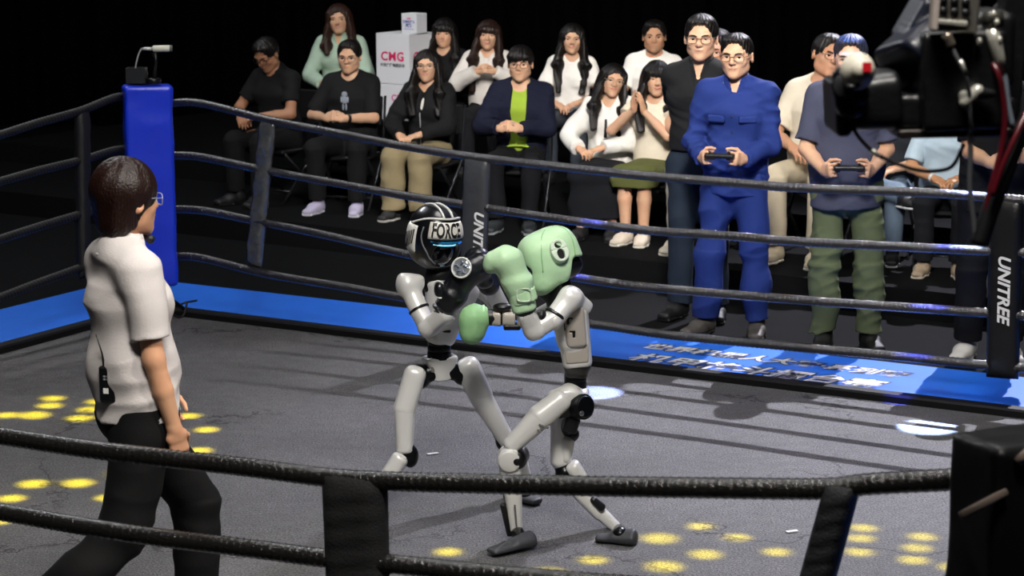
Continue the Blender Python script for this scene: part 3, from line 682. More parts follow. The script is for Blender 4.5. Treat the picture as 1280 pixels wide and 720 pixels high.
cp2, lp2 = corner_post(C2, nrm(C0-C2), 'bulky black padded corner post under the camera rig', mat('pad_black', '#0d0d10', .45, bump=.3, bscale=9, spec=.5), .1, 1.325, .34, .2, False)
nD = nrm(C0-C2)
for (x0, y0), (x1, y1), r in (((1201, 645), (1257, 615), .011), ((1272, 578), (1288, 562), .012)):
    b = MB(); b.tube([on_plane(x0, y0, C2-nD*.105, nD)-C2, on_plane((x0+x1)/2, (y0+y1)/2, C2-nD*.112, nD)-C2, on_plane(x1, y1, C2-nD*.105, nD)-C2], r, 8); b.build('webbing', mat('webbing_tan', '#7a6c62', .8), cp2, True)

# ---- microphone and box on the blue pad
top = C0+UP*1.385
yD = C0[1]-.20
m0 = empty('microphone', at(193, 103, yD), 'white shotgun microphone on a small stand atop the blue corner pad', 'microphone'); off = m0.location
g = lambda x, y, d=0: at(x, y, yD+d)
b = MB(); b.tube([g(190.5, 61.3), g(192, 61), g(211, 60.5), g(213, 60.5)], [.012, .0195, .0195, .017], 14); b.build('body', mat('mic_cream', '#cfcfc2', .4), m0, True, off)
b = MB(); b.tube([g(176.5, 61.5), g(183, 60.8), g(191, 61)], [.008, .010, .010], 10); b.build('connector', mat('mic_metal', '#d8d8d6', .25, .6), m0, True, off)
b = MB(); b.tube([g(212.5, 60.5), g(215, 60.5)], .019, 14); b.build('end_grille', mat('mic_grille', '#6f716a', .5, .4), m0, True, off)
b = MB(); b.tube([g(193, 66), g(195, 76), g(193.5, 88), g(193, 104)], [.017, .009, .010, .016], 10); b.build('stand', mat('mic_stand', '#1e1f22', .35, .6), m0, True, off)
b = MB(); b.disc(g(192, 101), UP, .045, .03, 16); b.build('stand_base', mat('mic_stand', ''), m0, True, off)
b = MB(); b.tube(catmull([g(177, 61.5), g(174, 66), g(170.5, 78), g(169, 88)], .01), .0045, 6); b.build('wire', mat('mic_wire', '#9a9a98', .4), m0, True, off)
t0 = empty('transmitter_box', at(171, 103, yD), 'small dark box with open top standing on the blue corner pad', 'box')
b = MB(); cc = at(171, 94, yD)
for dx, dy, hx, hy in ((-.053, 0, .004, .045), (.053, 0, .004, .045), (0, -.045, .057, .004), (0, .045, .057, .004)): b.box(cc+np.array([dx, dy, 0]), (hx, hy, .045))
b.build('box_walls', mat('box_dark', '#191c20', .4), t0, off=t0.location)
b = MB(); b.box(cc-UP*.04, (.053, .045, .006)); b.build('box_floor', mat('box_dark', ''), t0, off=t0.location)

# ---- lettering on the blue apron, printed flat
def apron_text(s, px, py, size, m, z, bold, sx=1.0):
    V, Fs = text_mesh(s, size, bold, .25, sx=sx); c = ground(px, py, z); put_text('apron_lettering', V, Fs, m, c, U, -VV, ap)
ap = empty('apron_print', ground(950, 456, .013), 'white block lettering printed on the blue apron below the coverall man', 'printed sign')
def ap_text(s, px, py, size, m, z, bold, sx=1.0):
    V, Fs = text_mesh(s, size, bold, .22, sx=sx); c = ground(px, py, z); return put_text('lettering', V, Fs, m, c, U, -VV, ap, ap.location)
navy = mat('print_navy', '#10204e', .45)
ap_text('世界机器人大赛·系列赛', 962, 450, .150, navy, .0135, .014, 1.0); ap_text('世界机器人大赛·系列赛', 962, 450, .150, white_print, .0145, .005, 1.0)
ap_text('机甲格斗擂台赛', 938, 463, .205, navy, .0135, .016, 1.0); ap_text('机甲格斗擂台赛', 938, 463, .205, white_print, .0145, .006, 1.0)
# ---- scraps on the mat
for (x, y, l, w, lb) in ((990, 664, .05, .02, 'tiny white paper scrap lying on the mat by the yellow spots'), (541, 567, .055, .02, 'small pale tape scrap lying on the mat between robot legs')):
    p = ground(x, y, .004); b = MB(); b.box(p, (l/2, w/2, .002), Rz(.4)); tag(b.build('paper_scrap', white_print), lb, 'scrap')

# ---- lamps that throw spots on the mat (outside the frame, above the ring)
YEL = (1, .78, .0)
yspots = [(10, 519, 24), (43, 519, 38), (62, 507, 30), (66, 498, 18), (100, 523, 34), (112, 512, 30), (122, 502, 22), (150, 531, 28), (258, 537, 26), (236, 520, 16), (42, 605, 38), (97, 604, 40), (15, 623, 30), (136, 622, 30), (150, 592, 26), (-2, 651, 26), (170, 560, 26), (250, 563, 22), (205, 610, 24),
          (825, 673, 46), (882, 693, 40), (876, 658, 22), (921, 672, 24), (971, 690, 32), (830, 708, 46), (742, 700, 36), (684, 716, 44), (1079, 660, 20), (1076, 673, 24), (1074, 690, 30), (1153, 671, 20), (1146, 685, 34), (1142, 700, 36), (1192, 709, 24), (605, 712, 36), (560, 690, 20)]
LAMP = (-.4, 8.4, 7.6)
for x, y, w in yspots:
    p = ground(x, y); s_ = FPX/(p[1]*_c+HC*_s); dia = w/s_; dist = np.linalg.norm(p-np.array(LAMP))
    spot('yellow_gobo_lamp', LAMP, p, (34000 if x < 400 else 21000), max(1.0, math.degrees(2*math.atan(dia*.62/dist))), YEL, 1.0, .03)
spot('white_beam_lamp', (3.6, 12.5, 7.5), ground(1160, 534), 60000, 2.3, (.45, .6, 1), .5, .01)
spot('white_beam_lamp', (3.0, 12.5, 7.5), ground(741, 491), 40000, 2.3, (.4, .5, 1), .5, .01)
spot('blue_beam_lamp', (3.4, 9.0, 7.0), on_plane(1142, 446, C0, VV), 30000, 1.7, (.05, .08, 1), .7, .01)
spot('blue_beam_lamp', (1.6, 9.4, 7.0), on_plane(722, 347, C0, VV), 30000, 1.5, (.05, .08, 1), .7, .01)

# ------------------------------------------------------------------ the two boxing robots
shellw = mat('robot_shell', '#dddddb', .33, .12, var=.06, vscale=9, coat=.35)
shellg = mat('robot_shell_grey', '#b5aea5', .42, .1, var=.05, vscale=12)
rblack = mat('robot_black', '#0c0d10', .38, bump=.1, bscale=60)
rjoint = mat('robot_joint', '#15171a', .28, .6)
rfoot = mat('robot_foot', '#33353a', .55, bump=.2, bscale=60)
vis = mat('robot_visor', '#05070c', .06, coat=.8)
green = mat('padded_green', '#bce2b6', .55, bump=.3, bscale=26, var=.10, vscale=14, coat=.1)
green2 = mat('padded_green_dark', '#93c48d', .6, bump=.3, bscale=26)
glblk = mat('glove_black', '#0d0f15', .33, bump=.3, bscale=30, coat=.3)
whitev = mat('white_vinyl', '#dcdcd8', .4, bump=.1, bscale=40)
silv = mat('silver_emblem', '#b9c0c8', .22, .7, bump=.4, bscale=60)
def part(name, m, root, fn, res=.0045, par=None):
    s = SDF(res); fn(s); return s.build(name, m, par or root, root.location)
def limb(root, name, a, b, A, B_, side, m=None, p=2.6, cap=None, res=.0045, seam=None):
    def fn(s):
        s.tcone(a, b, A, B_, side, p=p, cap=cap)
        for t in (seam or []):
            c = np.asarray(a)*(1-t)+np.asarray(b)*t; u = nrm(np.asarray(b)-np.asarray(a)); r = max(A)*1.4
            s.cone(c-u*.0025, c+u*.0025, r, r, op='-', flat=True)
            s.tcone(c-u*.012, c+u*.012, tuple(np.array(A)*(1-t)+np.array(B_)*t-np.array((.006, .006))), tuple(np.array(A)*(1-t)+np.array(B_)*t-np.array((.006, .006))), side, p=p)
    return part(name, m or shellw, root, fn, res)
def band(root, a, b, A, side, name='joint_band', m=None, p=2.6):
    return part(name, m or rblack, root, lambda s: s.tcone(a, b, A, A, side, p=p, flat=True), .004)
def discp(root, name, c, ax, r, h, m, n=24, par=None):
    b = MB(); b.disc(np.asarray(c), ax, r, h, n); return b.build(name, m, par or root, True, root.location)
def on_ell(c, r, R, lon, lat, k=1.0):
    p = 2.3 if c is hc else 3.0
    lo, la = lon*D2R, lat*D2R; d = np.array([math.sin(lo)*math.cos(la), -math.cos(lo)*math.cos(la), math.sin(la)])
    t = 1/sum(abs(d[i]/r[i])**p for i in range(3))**(1/p); return np.asarray(c)+R@(d*t*k)
def ell_patch(root, name, c, r, R, lon, lat, m, k0=1.005, k1=1.035, nu=14, nv=8, skew=0., par=None):
    V = []; Fs = []
    for k in (k1, k0):
        for j in range(nv+1):
            for i in range(nu+1):
                a = lon[0]+(lon[1]-lon[0])*i/nu; t = j/nv; edge = (abs(2*i/nu-1)**8+abs(2*t-1)**8)
                V.append(on_ell(c, r, R, a, lat[0]+(lat[1]-lat[0])*t+skew*(2*i/nu-1), k if k == k0 else k1-(k1-k0)*min(edge, 1)*.8))
    M = (nu+1)*(nv+1); q = lambda i, j: j*(nu+1)+i
    for j in range(nv):
        for i in range(nu): Fs += [(q(i, j), q(i+1, j), q(i+1, j+1), q(i, j+1)), (M+q(i, j), M+q(i, j+1), M+q(i+1, j+1), M+q(i+1, j))]
    for i in range(nu): Fs += [(q(i, 0), M+q(i, 0), M+q(i+1, 0), q(i+1, 0)), (q(i, nv), q(i+1, nv), M+q(i+1, nv), M+q(i, nv))]
    for j in range(nv): Fs += [(q(0, j), q(0, j+1), M+q(0, j+1), M+q(0, j)), (q(nu, j), M+q(nu, j), M+q(nu, j+1), q(nu, j+1))]
    return mesh(name, V, Fs, m, par or root, True, root.location)
def ell_line(root, name, c, r, R, pts, rad, m, k=1.02, par=None):
    b = MB(); b.tube(catmull([on_ell(c, r, R, a, l, k) for a, l in pts], .012), rad, 6); return b.build(name, m, par or root, True, root.location)
def robot_foot(root, heel, toe, hgt=.05, w=.036, lift=(0, 0)):
    h = np.array(heel)+UP*(.022+lift[0]); t = np.array(toe)+UP*(.016+lift[1]); u = nrm(t-h); sd = nrm(np.cross(u, UP))
    def fn(s):
        s.tcone(h+u*.03, t-u*.03, (w, .020), (w*.95, .014), sd, p=2.6); s.tcone(h+u*.03+UP*.012, h+u*.10+UP*.012, (w*.8, .03), (w*.7, .018), sd, k=.02)
        s.plane(h-UP*.020, -UP)
    return part('foot', rfoot, root, fn, .004)

# ---- black headgear robot
LD = 9.0
P = lambda x, y, d=0.: at(x, y, LD+d)
rl = empty('humanoid_robot', ground(556, 632), 'silver humanoid robot in black headgear and black boxing gloves', 'robot')
FB = frame(40, 4); FH = frame(34, 8, 3); hc = P(543, 296, -.03); hr = (.108, .124, .138)
def fn(s):
    s.ell(hc, hr, FH, p=2.3); s.ell(hc+FH@np.array([0, -.135, -.055]), (.074, .075, .066), FH, .012, '-'); s.plane(hc+FH@np.array([0, 0, -.118]), FH@np.array([0, .25, -1]))
hd = part('headgear', mat('headgear_black', '#0e0f13', .28, coat=.5), rl, fn)
part('visor', vis, rl, lambda s: s.ell(hc+FH@np.array([0, -.010, -.035]), (.086, .098, .098), FH))
ell_patch(rl, 'forehead_patch', hc, hr, FH, (-47, 47), (9, 41), mat('patch_white', '#dad7d0', .5), 1.0, 1.055)
V, Fs = text_mesh('FORCE', .080, .0030, 0, sx=.52)
TV = [on_ell(hc, hr, FH, v[0]/.118/D2R-9, 24+v[1]/.135/D2R, 1.063) for v in V]
mesh('lettering', TV, Fs, mat('print_black', '#0c0c0e', .5), rl, False, rl.location)
led = mat('eye_light', '#7cc4de', .3, emit=.9)
ell_line(rl, 'eye_light', hc, hr, FH, [(-34, -1), (-15, -2), (8, -2), (14, -1)], .0036, led, .985); ell_line(rl, 'eye_light', hc, hr, FH, [(-40, 4), (-15, 3), (10, 3), (30, 4)], .0045, mat('eye_light_deep', '#0e5f8f', .3, emit=.35), .985); ell_line(rl, 'eye_light', hc, hr, FH, [(22, 1), (34, 2)], .0045, mat('eye_light_blue', '#1c6fd0', .3, emit=.8), .985)
ell_line(rl, 'piping', hc, hr, FH, [(-105, 30), (-80, 40), (-55, 46), (-25, 47), (0, 47), (25, 47), (55, 45), (85, 36)], .0052, whitev)
for x in (-13, 13): ell_line(rl, 'piping', hc, hr, FH, [(x, 48), (x*1.35, 60), (x*2.4, 74), (180-x*3, 80), (180-x*1.5, 62)], .0052, whitev)
ell_line(rl, 'piping', hc, hr, FH, [(-60, 30), (-62, 12), (-56, -5), (-46, -18), (-38, -30), (-24, -40)], .0035, mat('piping_grey', '#6f7278', .4))
ell_patch(rl, 'ear_pad', hc, hr, FH, (-122, -78), (-34, 30), whitev, .98, 1.07)
for k in range(5): ell_line(rl, 'pad_print', hc, hr, FH, [(-114+7*k, -26+4*k), (-108+6*k, -8+6*k), (-112+7*k, 8+3*k)], .003, mat('print_black', ''), 1.072)
ell_line(rl, 'chin_light', hc, hr, FH, [(-6, -52), (10, -52)], .004, mat('chin_light', '#7fb0c8', .2), .95)
part('neck', rblack, rl, lambda s: (s.cone(P(548, 318), P(551, 350, .01), .062, .060), s.tcone(P(551, 343), P(552, 352, .01), (.075, .06), (.09, .065), FB[:, 0])))
def fn(s):
    s.tcone(P(565, 362, .02), P(551, 418), (.128, .078), (.066, .056), FB[:, 0], p=2.7, cap=.05); s.tcone(P(553, 352, .02), P(577, 352, .05), (.055, .05), (.055, .05), UP, k=.04)
    s.ell(P(553, 338), (.078, .07, .05), FB, .01, '-')
part('chest_shell', shellw, rl, fn)
def fn(s): s.tcone(P(566, 372, -.066), P(557, 402, -.062), (.062, .012), (.04, .012), FB[:, 0], p=4)
part('chest_plate', mat('robot_shell_cream', '#cfccc0', .33, .15, coat=.4), rl, fn)
part('belly_slot', rblack, rl, lambda s: s.tcone(P(537, 412, -.045), P(562, 414, -.045), (.006, .02), (.006, .02), UP, p=3))
def fn(s):
    s.cone(P(549, 424), P(549, 448), .049, .052, flat=True); 
    for y in (430, 437): s.cone(P(549, y), P(549, y+1.2), .08, .08, op='-', flat=True); s.cone(P(549, y-1), P(549, y+3), .046, .046, flat=True)
part('waist_joint', rjoint, rl, fn)
FPv = frame(22, 0)
part('pelvis_shell', shellw, rl, lambda s: (s.tcone(P(550, 449), P(551, 470), (.073, .056), (.042, .042), FPv[:, 0], p=3.6, cap=.02), s.cone(P(549, 440), P(549, 448), .056, .056, op='-', flat=True)))
part('pelvis_mark', mat('robot_mark', '#6d6a66', .5), rl, lambda s: s.box(P(541, 462, -.057), (.007, .004, .013), FPv, .002), .003)
for x, y, d in ((524, 471, -.03), (579, 466, .03)): part('hip_joint', rjoint, rl, lambda s: (s.ell(P(x, y, d), (.052, .05, .055), FPv), s.cone(P(x, y, d), P(550, 460), .04, .045)), .005)
# arm towards the camera: shoulder, elbow, glove raised
sh = P(511, 358, -.09)
def fn(s):
    s.ell(sh, (.048, .05, .046), FB, p=2.6); s.tcone(P(507, 352, -.09), P(521, 352, -.07), (.034, .04), (.03, .035), UP, k=.02, p=3); s.tcone(sh, P(524, 388, -.14), (.042, .042), (.040, .040), FB[:, 1], k=.012)
part('shoulder_shell', shellw, rl, fn)
band(rl, P(523, 385, -.138), P(524.5, 388, -.142), (.043, .043), FB[:, 1])
eb = P(536, 409, -.18)
part('upper_arm', shellw, rl, lambda s: (s.tcone(P(525, 390, -.145), eb, (.038, .038), (.042, .038), FB[:, 1], p=2.5), s.box(P(536, 396, -.16), (.02, .05, .012), FB, .004, .0, '-')))
part('elbow_joint', rblack, rl, lambda s: s.ell(P(536, 398, -.165), (.024, .03, .024)))
part('forearm', shellw, rl, lambda s: (s.ell(eb, (.044, .04, .040), k=.01), s.tcone(eb, P(556, 393, -.235), (.038, .038), (.040, .038), UP, k=.02, p=2.5)))
gl_ = part('boxing_glove', glblk, rl, lambda s: (s.tcone(P(557, 383, -.245), P(567, 367, -.26), (.046, .044), (.05, .048), UP, cap=.02), s.tcone(P(566, 368, -.26), P(586, 338, -.25), (.050, .046), (.062, .056), UP, k=.03), s.ell(P(600, 334, -.22), (.055, .055, .06), k=.03), s.cone(P(566, 352, -.27), P(572, 334, -.27), .026, .028, .02), s.ell(P(605, 352, -.2), (.04, .04, .03), k=.02)))
for dy in (0, 4.5): band(rl, P(555.5-dy*.8, 384.5+dy*1.0, -.24+.004*dy), P(556.7-dy*.8, 382.7+dy*1.0, -.241+.004*dy), (.047, .045), UP, 'glove_strap', rblack, 2.)
b = MB(); ring = [P(549+7.0*math.cos(t), 362+10.5*math.sin(t)+2*math.cos(t), -.305+.02*abs(math.cos(t))) for t in np.linspace(0, 2*math.pi, 25)]; b.tube(ring, .0036, 6, False); b.build('glove_piping', whitev, rl, True, rl.location)
part('glove_patch', glblk, rl, lambda s: s.ell(P(549.5, 362, -.285), (.024, .03, .036), k=0), .004)
em_n = nrm(np.array([-.35, -1, .35])); em = P(577.5, 335, -.315)
discp(rl, 'emblem', em, em_n, .042, .014, silv, 28)
b = MB(); u1 = nrm(np.cross(em_n, UP)); u2 = np.cross(u1, em_n)
b.tube([em+em_n*.008+u1*.041*math.cos(t)+u2*.041*math.sin(t) for t in np.linspace(0, 2*math.pi, 29)], .004, 6, False); b.build('emblem_rim', whitev, rl, True, rl.location)
b = MB()
for k in range(5):
    t = k*1.257; b.tube([em+em_n*.010+u1*.012*math.cos(t)+u2*.012*math.sin(t), em+em_n*.011+u1*.022*math.cos(t+.5)+u2*.022*math.sin(t+.5), em+em_n*.010+u1*.03*math.cos(t+.2)+u2*.03*math.sin(t+.2)], .0035, 5)
b.build('emblem_relief', mat('emblem_blue', '#7d8ba0', .3, .6), rl, True, rl.location)
# far arm
part('upper_arm', shellw, rl, lambda s: (s.ell(P(604, 360, .14), (.045, .045, .045)), s.tcone(P(604, 362, .14), P(627, 385, .02), (.038, .038), (.036, .036), UP, k=.02)))
part('forearm', shellw, rl, lambda s: s.tcone(P(627, 385, .02), P(610, 352, -.12), (.036, .036), (.036, .036), FB[:, 0]))
part('boxing_glove', glblk, rl, lambda s: (s.tcone(P(611, 356, -.11), P(603, 338, -.14), (.046, .046), (.055, .055), FB[:, 0]), s.ell(P(597, 325, -.13), (.058, .058, .055), k=.03)))
# legs
X1 = np.array([1., 0, 0])
limb(rl, 'thigh_shell', P(518, 470, -.07), P(506, 510, -.10), (.048, .05), (.048, .05), X1, seam=None, cap=.045)
limb(rl, 'thigh_shell', P(505.5, 514, -.103), P(506, 562, -.13), (.046, .048), (.036, .042), X1, cap=.02)
band(rl, P(506, 508, -.10), P(505.5, 514.5, -.104), (.044, .046), X1)
part('knee_joint', rjoint, rl, lambda s: (s.ell(P(513, 570, -.12), (.036, .045, .05)), s.cone(P(508, 560, -.13), P(508, 572, -.13), .035, .035)))
ft = ground(440, 646); ah = ft+np.array([.07, .03, .10])
limb(rl, 'shin_shell', P(499, 575, -.15), P(480, 604, -.17), (.038, .045), (.036, .04), X1, cap=.03); limb(rl, 'shin_shell', P(480, 604, -.17), ah, (.035, .04), (.028, .03), X1, cap=.02)
robot_foot(rl, ft+np.array([.12, .02, 0]), ft+np.array([-.10, -.06, 0]))
part('ankle_joint', rjoint, rl, lambda s: s.cone(ah, ft+np.array([.06, .01, .03]), .028, .03))
limb(rl, 'thigh_shell', P(585, 461, .03), P(600, 492, .02), (.056, .052), (.052, .05), X1, cap=.05)
limb(rl, 'thigh_shell', P(601, 496, .02), P(634, 551, -.02), (.050, .05), (.036, .042), X1, cap=.02); band(rl, P(599, 490, .02), P(602, 496.5, .02), (.048, .047), X1)
part('knee_joint', rjoint, rl, lambda s: (s.ell(P(628, 549, .0), (.032, .045, .05)), s.ell(P(622, 543, .0), (.02, .04, .02))))
limb(rl, 'shin_shell', P(644, 562, -.02), P(658, 604, .02), (.042, .045), (.028, .03), X1)
fh = ground(655, 628); robot_foot(rl, fh+np.array([-.08, .07, 0]), fh+np.array([.075, -.06, .0]))
part('ankle_joint', rjoint, rl, lambda s: s.cone(P(657, 602, .02), fh+UP*.035, .027, .03))

# ---- green headgear robot
RD = 8.45
Q = lambda x, y, d=0.: at(x, y, RD+d)
rr = empty('humanoid_robot', ground(705, 682), 'silver humanoid robot in mint green headgear and gloves, lunging', 'robot')
GB = frame(-80, 0); GH = frame(-72, 20, -6); gc = Q(688, 322); gr = (.102, .120, .117)
def fn(s):
    s.ell(gc, gr, GH, p=3.0); s.ell(gc+GH@np.array([0, -.075, -.075]), (.082, .055, .052), GH, .03)
    s.ell(gc+GH@np.array([0, -.135, -.01]), (.070, .055, .034), GH, .01, '-'); s.box(gc+GH@np.array([0, .105, -.135]), (.2, .09, .09), GH@Rx(-.45), .02, .01, '-'); s.ell(gc+GH@np.array([0, .0, -.15]), (.08, .09, .08), GH, .01, '-')
part('headgear', green, rr, fn)
part('head_core', rblack, rr, lambda s: (s.ell(gc+GH@np.array([0, .004, -.012]), (.088, .102, .10), GH), s.ell(gc+GH@np.array([0, .06, -.06]), (.07, .055, .045), GH, .02)))
part('visor', mat('visor_blue', '#0a1c5c', .08, coat=.8), rr, lambda s: s.ell(gc+GH@np.array([0, -.028, -.01]), (.085, .088, .05), GH))
e0 = on_ell(gc, gr, GH, 99, 16, .985); en = nrm(e0-gc); eu = nrm(UP*1.0+X1*-.22-en*np.dot(UP+X1*-.22, en)); er = nrm(np.cross(eu, en)); ER = np.stack([er, eu, en], 1)
if er[0] < 0: er = -er
earw = mat('ear_white', '#cfe0cc', .5, bump=.2, bscale=40)
ERm = np.stack([er, eu, np.cross(er, eu)], 1)
def fn(s):
    s.tcone(e0-en*.02, e0+en*.016, (.039, .049), (.036, .046), er, p=2.2, flat=True)
    s.tcone(e0+eu*.022-en*.01, e0+eu*.022+en*.05, (.015, .012), (.015, .012), er, op='-', p=2.4); s.tcone(e0-eu*.016-en*.01, e0-eu*.016+en*.05, (.015, .020), (.015, .020), er, op='-', p=2.4)
    s.box(e0+en*.018+eu*.006, (.05, .0015, .006), ERm, .001, op='-')
part('ear_guard', earw, rr, fn, .003)
part('ear_guard_hole', rblack, rr, lambda s: s.tcone(e0-en*.02, e0+en*.006, (.030, .038), (.030, .038), er, flat=True), .004)
part('chin_strap', green, rr, lambda s: (s.tcone(Q(683, 345, -.07), Q(678, 353, -.07), (.026, .024), (.026, .022), X1, k=.0), s.cone(Q(694, 345, -.06), Q(680, 350, -.07), .02, .022, .02)))
part('neck', rblack, rr, lambda s: (s.cone(Q(692, 338), Q(702, 378), .052, .062), s.cone(Q(684, 362), Q(700, 372), .045, .05)))
ell_line(rr, 'seam_piping', gc, gr, GH, [(128, -8), (136, 20), (146, 45), (170, 66)], .003, green2, 1.0); ell_line(rr, 'seam_piping', gc, gr, GH, [(52, -12), (62, 25), (74, 55), (110, 74)], .0025, green2, 1.0)
# torso seen from its left side
def fn(s):
    s.tcone(Q(714, 390), Q(721, 447), (.068, .105), (.060, .082), X1, p=4.2, cap=.035); s.tcone(Q(702, 384), Q(707, 420), (.042, .085), (.03, .07), X1, k=.03, p=3)
    s.tcone(Q(717, 390, -.13), Q(721, 426, -.115), (.047, .03), (.044, .03), X1, op='-', p=5)
part('torso_shell', shellw, rr, fn, .004)
part('side_panel', shellg, rr, lambda s: (s.tcone(Q(717, 391, -.085), Q(720.5, 424, -.077), (.043, .03), (.040, .028), X1, p=5), s.box(Q(712.5, 398, -.11), (.012, .02, .004), op='-', rd=.001), s.box(Q(710, 402, -.11), (.005, .02, .012), op='-', rd=.001), s.box(Q(715.5, 415, -.11), (.012, .02, .004), op='-', rd=.001), s.box(Q(717.5, 419, -.11), (.005, .02, .012), op='-', rd=.001)), .0025)
part('panel_slot', rblack, rr, lambda s: (s.tcone(Q(712, 396, -.07), Q(711, 404, -.07), (.030, .034), (.03, .034), X1, p=5), s.tcone(Q(717, 414, -.07), Q(717, 421, -.07), (.03, .031), (.03, .031), X1, p=5)), .004)
part('lower_panel', shellg, rr, lambda s: s.tcone(Q(720, 434, -.076), Q(721.5, 450, -.074), (.049, .012), (.045, .012), X1, p=5), .0035)
part('panel_mark', whitev, rr, lambda s: s.tcone(Q(727, 430.5, -.09), Q(730, 432.5, -.09), (.005, .003), (.003, .003), UP), .002)
part('torso_base', rblack, rr, lambda s: s.tcone(Q(721, 456), Q(720.5, 465), (.058, .078), (.046, .055), X1, p=3.5, cap=.02))
def fn(s):
    s.cone(Q(719.5, 466), Q(719, 485), .045, .045, flat=True)
    for y in (470, 475): s.cone(Q(719, y), Q(719, y+.8), .08, .08, op='-', flat=True)
    s.cone(Q(719.5, 466), Q(719, 485), .041, .041, flat=True)
part('waist_joint', rjoint, rr, fn)
part('pelvis_shell', shellw, rr, lambda s: (s.tcone(Q(713, 490), Q(727, 492), (.034, .075), (.030, .075), UP, p=2.6), s.tcone(Q(712, 491, -.05), Q(696, 500, -.07), (.034, .045), (.045, .05), UP, k=.03)))
hm = Q(724, 508, -.07); ha = nrm(np.array([.55, -.75, .15]))
part('hip_joint', rjoint, rr, lambda s: (s.cone(hm-ha*.05, hm+ha*.035, .054, .052, flat=True), s.cone(hm+ha*.03, hm+ha*.046, .044, .042, flat=True), s.cone(hm-ha*.02, hm-ha*.012, .08, .08, op='-', flat=True), s.cone(hm-ha*.03, hm, .05, .05, flat=True)), .004)
part('hip_bracket', rblack, rr, lambda s: (s.tcone(Q(700, 512, -.06), Q(716, 506, -.05), (.030, .05), (.04, .05), UP, p=3), s.box(Q(714, 528, -.03), (.03, .045, .034), Ry(.3), .01), s.cone(Q(712, 530, .02), Q(708, 540, .05), .032, .028)), .005)
b = MB(); b.disc(Q(727, 517, -.125), ha, .011, .008, 12); b.build('hip_bolt', mat('bolt_metal', '#8a8d92', .25, .8), rr, True, rr.location)
# leading leg
limb(rr, 'thigh_shell', Q(700, 501, -.08), Q(675, 521, -.1), (.046, .05), (.050, .052), UP, cap=.04, p=2.3); limb(rr, 'thigh_shell', Q(673.5, 523, -.1), Q(640, 556, -.11), (.049, .052), (.036, .044), UP, cap=.03, p=2.3)
band(rr, Q(676, 520, -.1), Q(672.5, 523.5, -.1), (.047, .049), UP, m=shellg, p=2.3)
part('thigh_mark', mat('robot_mark', ''), rr, lambda s: (s.box(Q(677, 532, -.15), (.012, .006, .004), Ry(.5), .001), s.box(Q(684, 534, -.145), (.006, .006, .005), Ry(.5), .001), s.box(Q(674, 538, -.145), (.008, .006, .004), Ry(.5), .001)), .002)
kd = Q(637, 573, -.12)
part('knee_shell', shellw, rr, lambda s: (s.cone(kd-np.array([0, .05, 0]), kd+np.array([0, .055, 0]), .047, .047, flat=True), s.tcone(kd, Q(638, 590, -.12), (.046, .05), (.045, .048), X1, k=.01, p=3), s.cone(kd-np.array([0, .053, 0]), kd-np.array([0, .046, 0]), .050, .050, op='-', flat=True)), .004)
discp(rr, 'knee_cap', kd-np.array([0, .048, 0]), np.array([0, -1, 0]), .043, .018, shellw)
part('knee_joint', rblack, rr, lambda s: s.cone(kd+np.array([.03, -.02, .0]), kd+np.array([.04, .05, -.0]), .04, .04))
limb(rr, 'shin_shell', Q(639, 592, -.12), Q(645, 660, -.13), (.041, .044), (.026, .03), X1, cap=.02, p=2.8)
part('calf_strip', rblack, rr, lambda s: s.tcone(Q(629, 632, -.13), Q(637, 666, -.13), (.013, .024), (.013, .022), X1, p=3), .004)
part('shin_groove', mat('robot_mark', ''), rr, lambda s: s.tcone(Q(643.5, 632, -.172), Q(646, 660, -.166), (.004, .008), (.003, .008), X1, p=3), .0025)
fq = ground(645, 687); part('ankle_joint', rjoint, rr, lambda s: s.cone(Q(646, 663, -.12), fq+np.array([.02, .02, .03]), .027, .03))
robot_foot(rr, ground(670, 684), ground(608, 697), lift=(.012, 0))
# trailing leg
limb(rr, 'thigh_shell', Q(701, 528, .07), Q(700, 574, .06), (.042, .046), (.040, .044), X1, p=2.4, cap=.04)
part('thigh_joint', rblack, rr, lambda s: s.cone(Q(715, 543, .05), Q(706, 552, .05), .03, .028), .005)
part('thigh_shell', shellw, rr, lambda s: s.tcone(Q(709, 549, .05), Q(707, 572, .05), (.032, .04), (.026, .036), X1), .005)
part('knee_joint', rjoint, rr, lambda s: (s.ell(Q(706, 592, .05), (.04, .045, .045)), s.cone(Q(702, 575, .06), Q(706, 592, .05), .036, .036)))
limb(rr, 'shin_shell', Q(717, 585, .04), Q(728, 604, .04), (.033, .04), (.033, .036), np.array([1, 0, 1.]), cap=.03); limb(rr, 'shin_shell', Q(716, 606, .03), Q(748, 640, .03), (.034, .038), (.030, .034), np.array([1, 0, 1.]), cap=.03)
limb(rr, 'shin_shell', Q(750, 641, .03), Q(773, 662, .02), (.029, .033), (.022, .026), np.array([1, 0, 1.]), cap=.02)
part('calf_joint', rblack, rr, lambda s: (s.tcone(Q(742, 625, .0), Q(752, 634, .0), (.015, .02), (.018, .02), UP), s.tcone(Q(752, 648, .02), Q(762, 658, .02), (.008, .02), (.008, .02), UP)), .004)
f2 = ground(775, 679); part('ankle_joint', rjoint, rr, lambda s: s.cone(Q(774, 662, .02), f2+UP*.035, .024, .032))
robot_foot(rr, ground(800, 681), ground(740, 676))
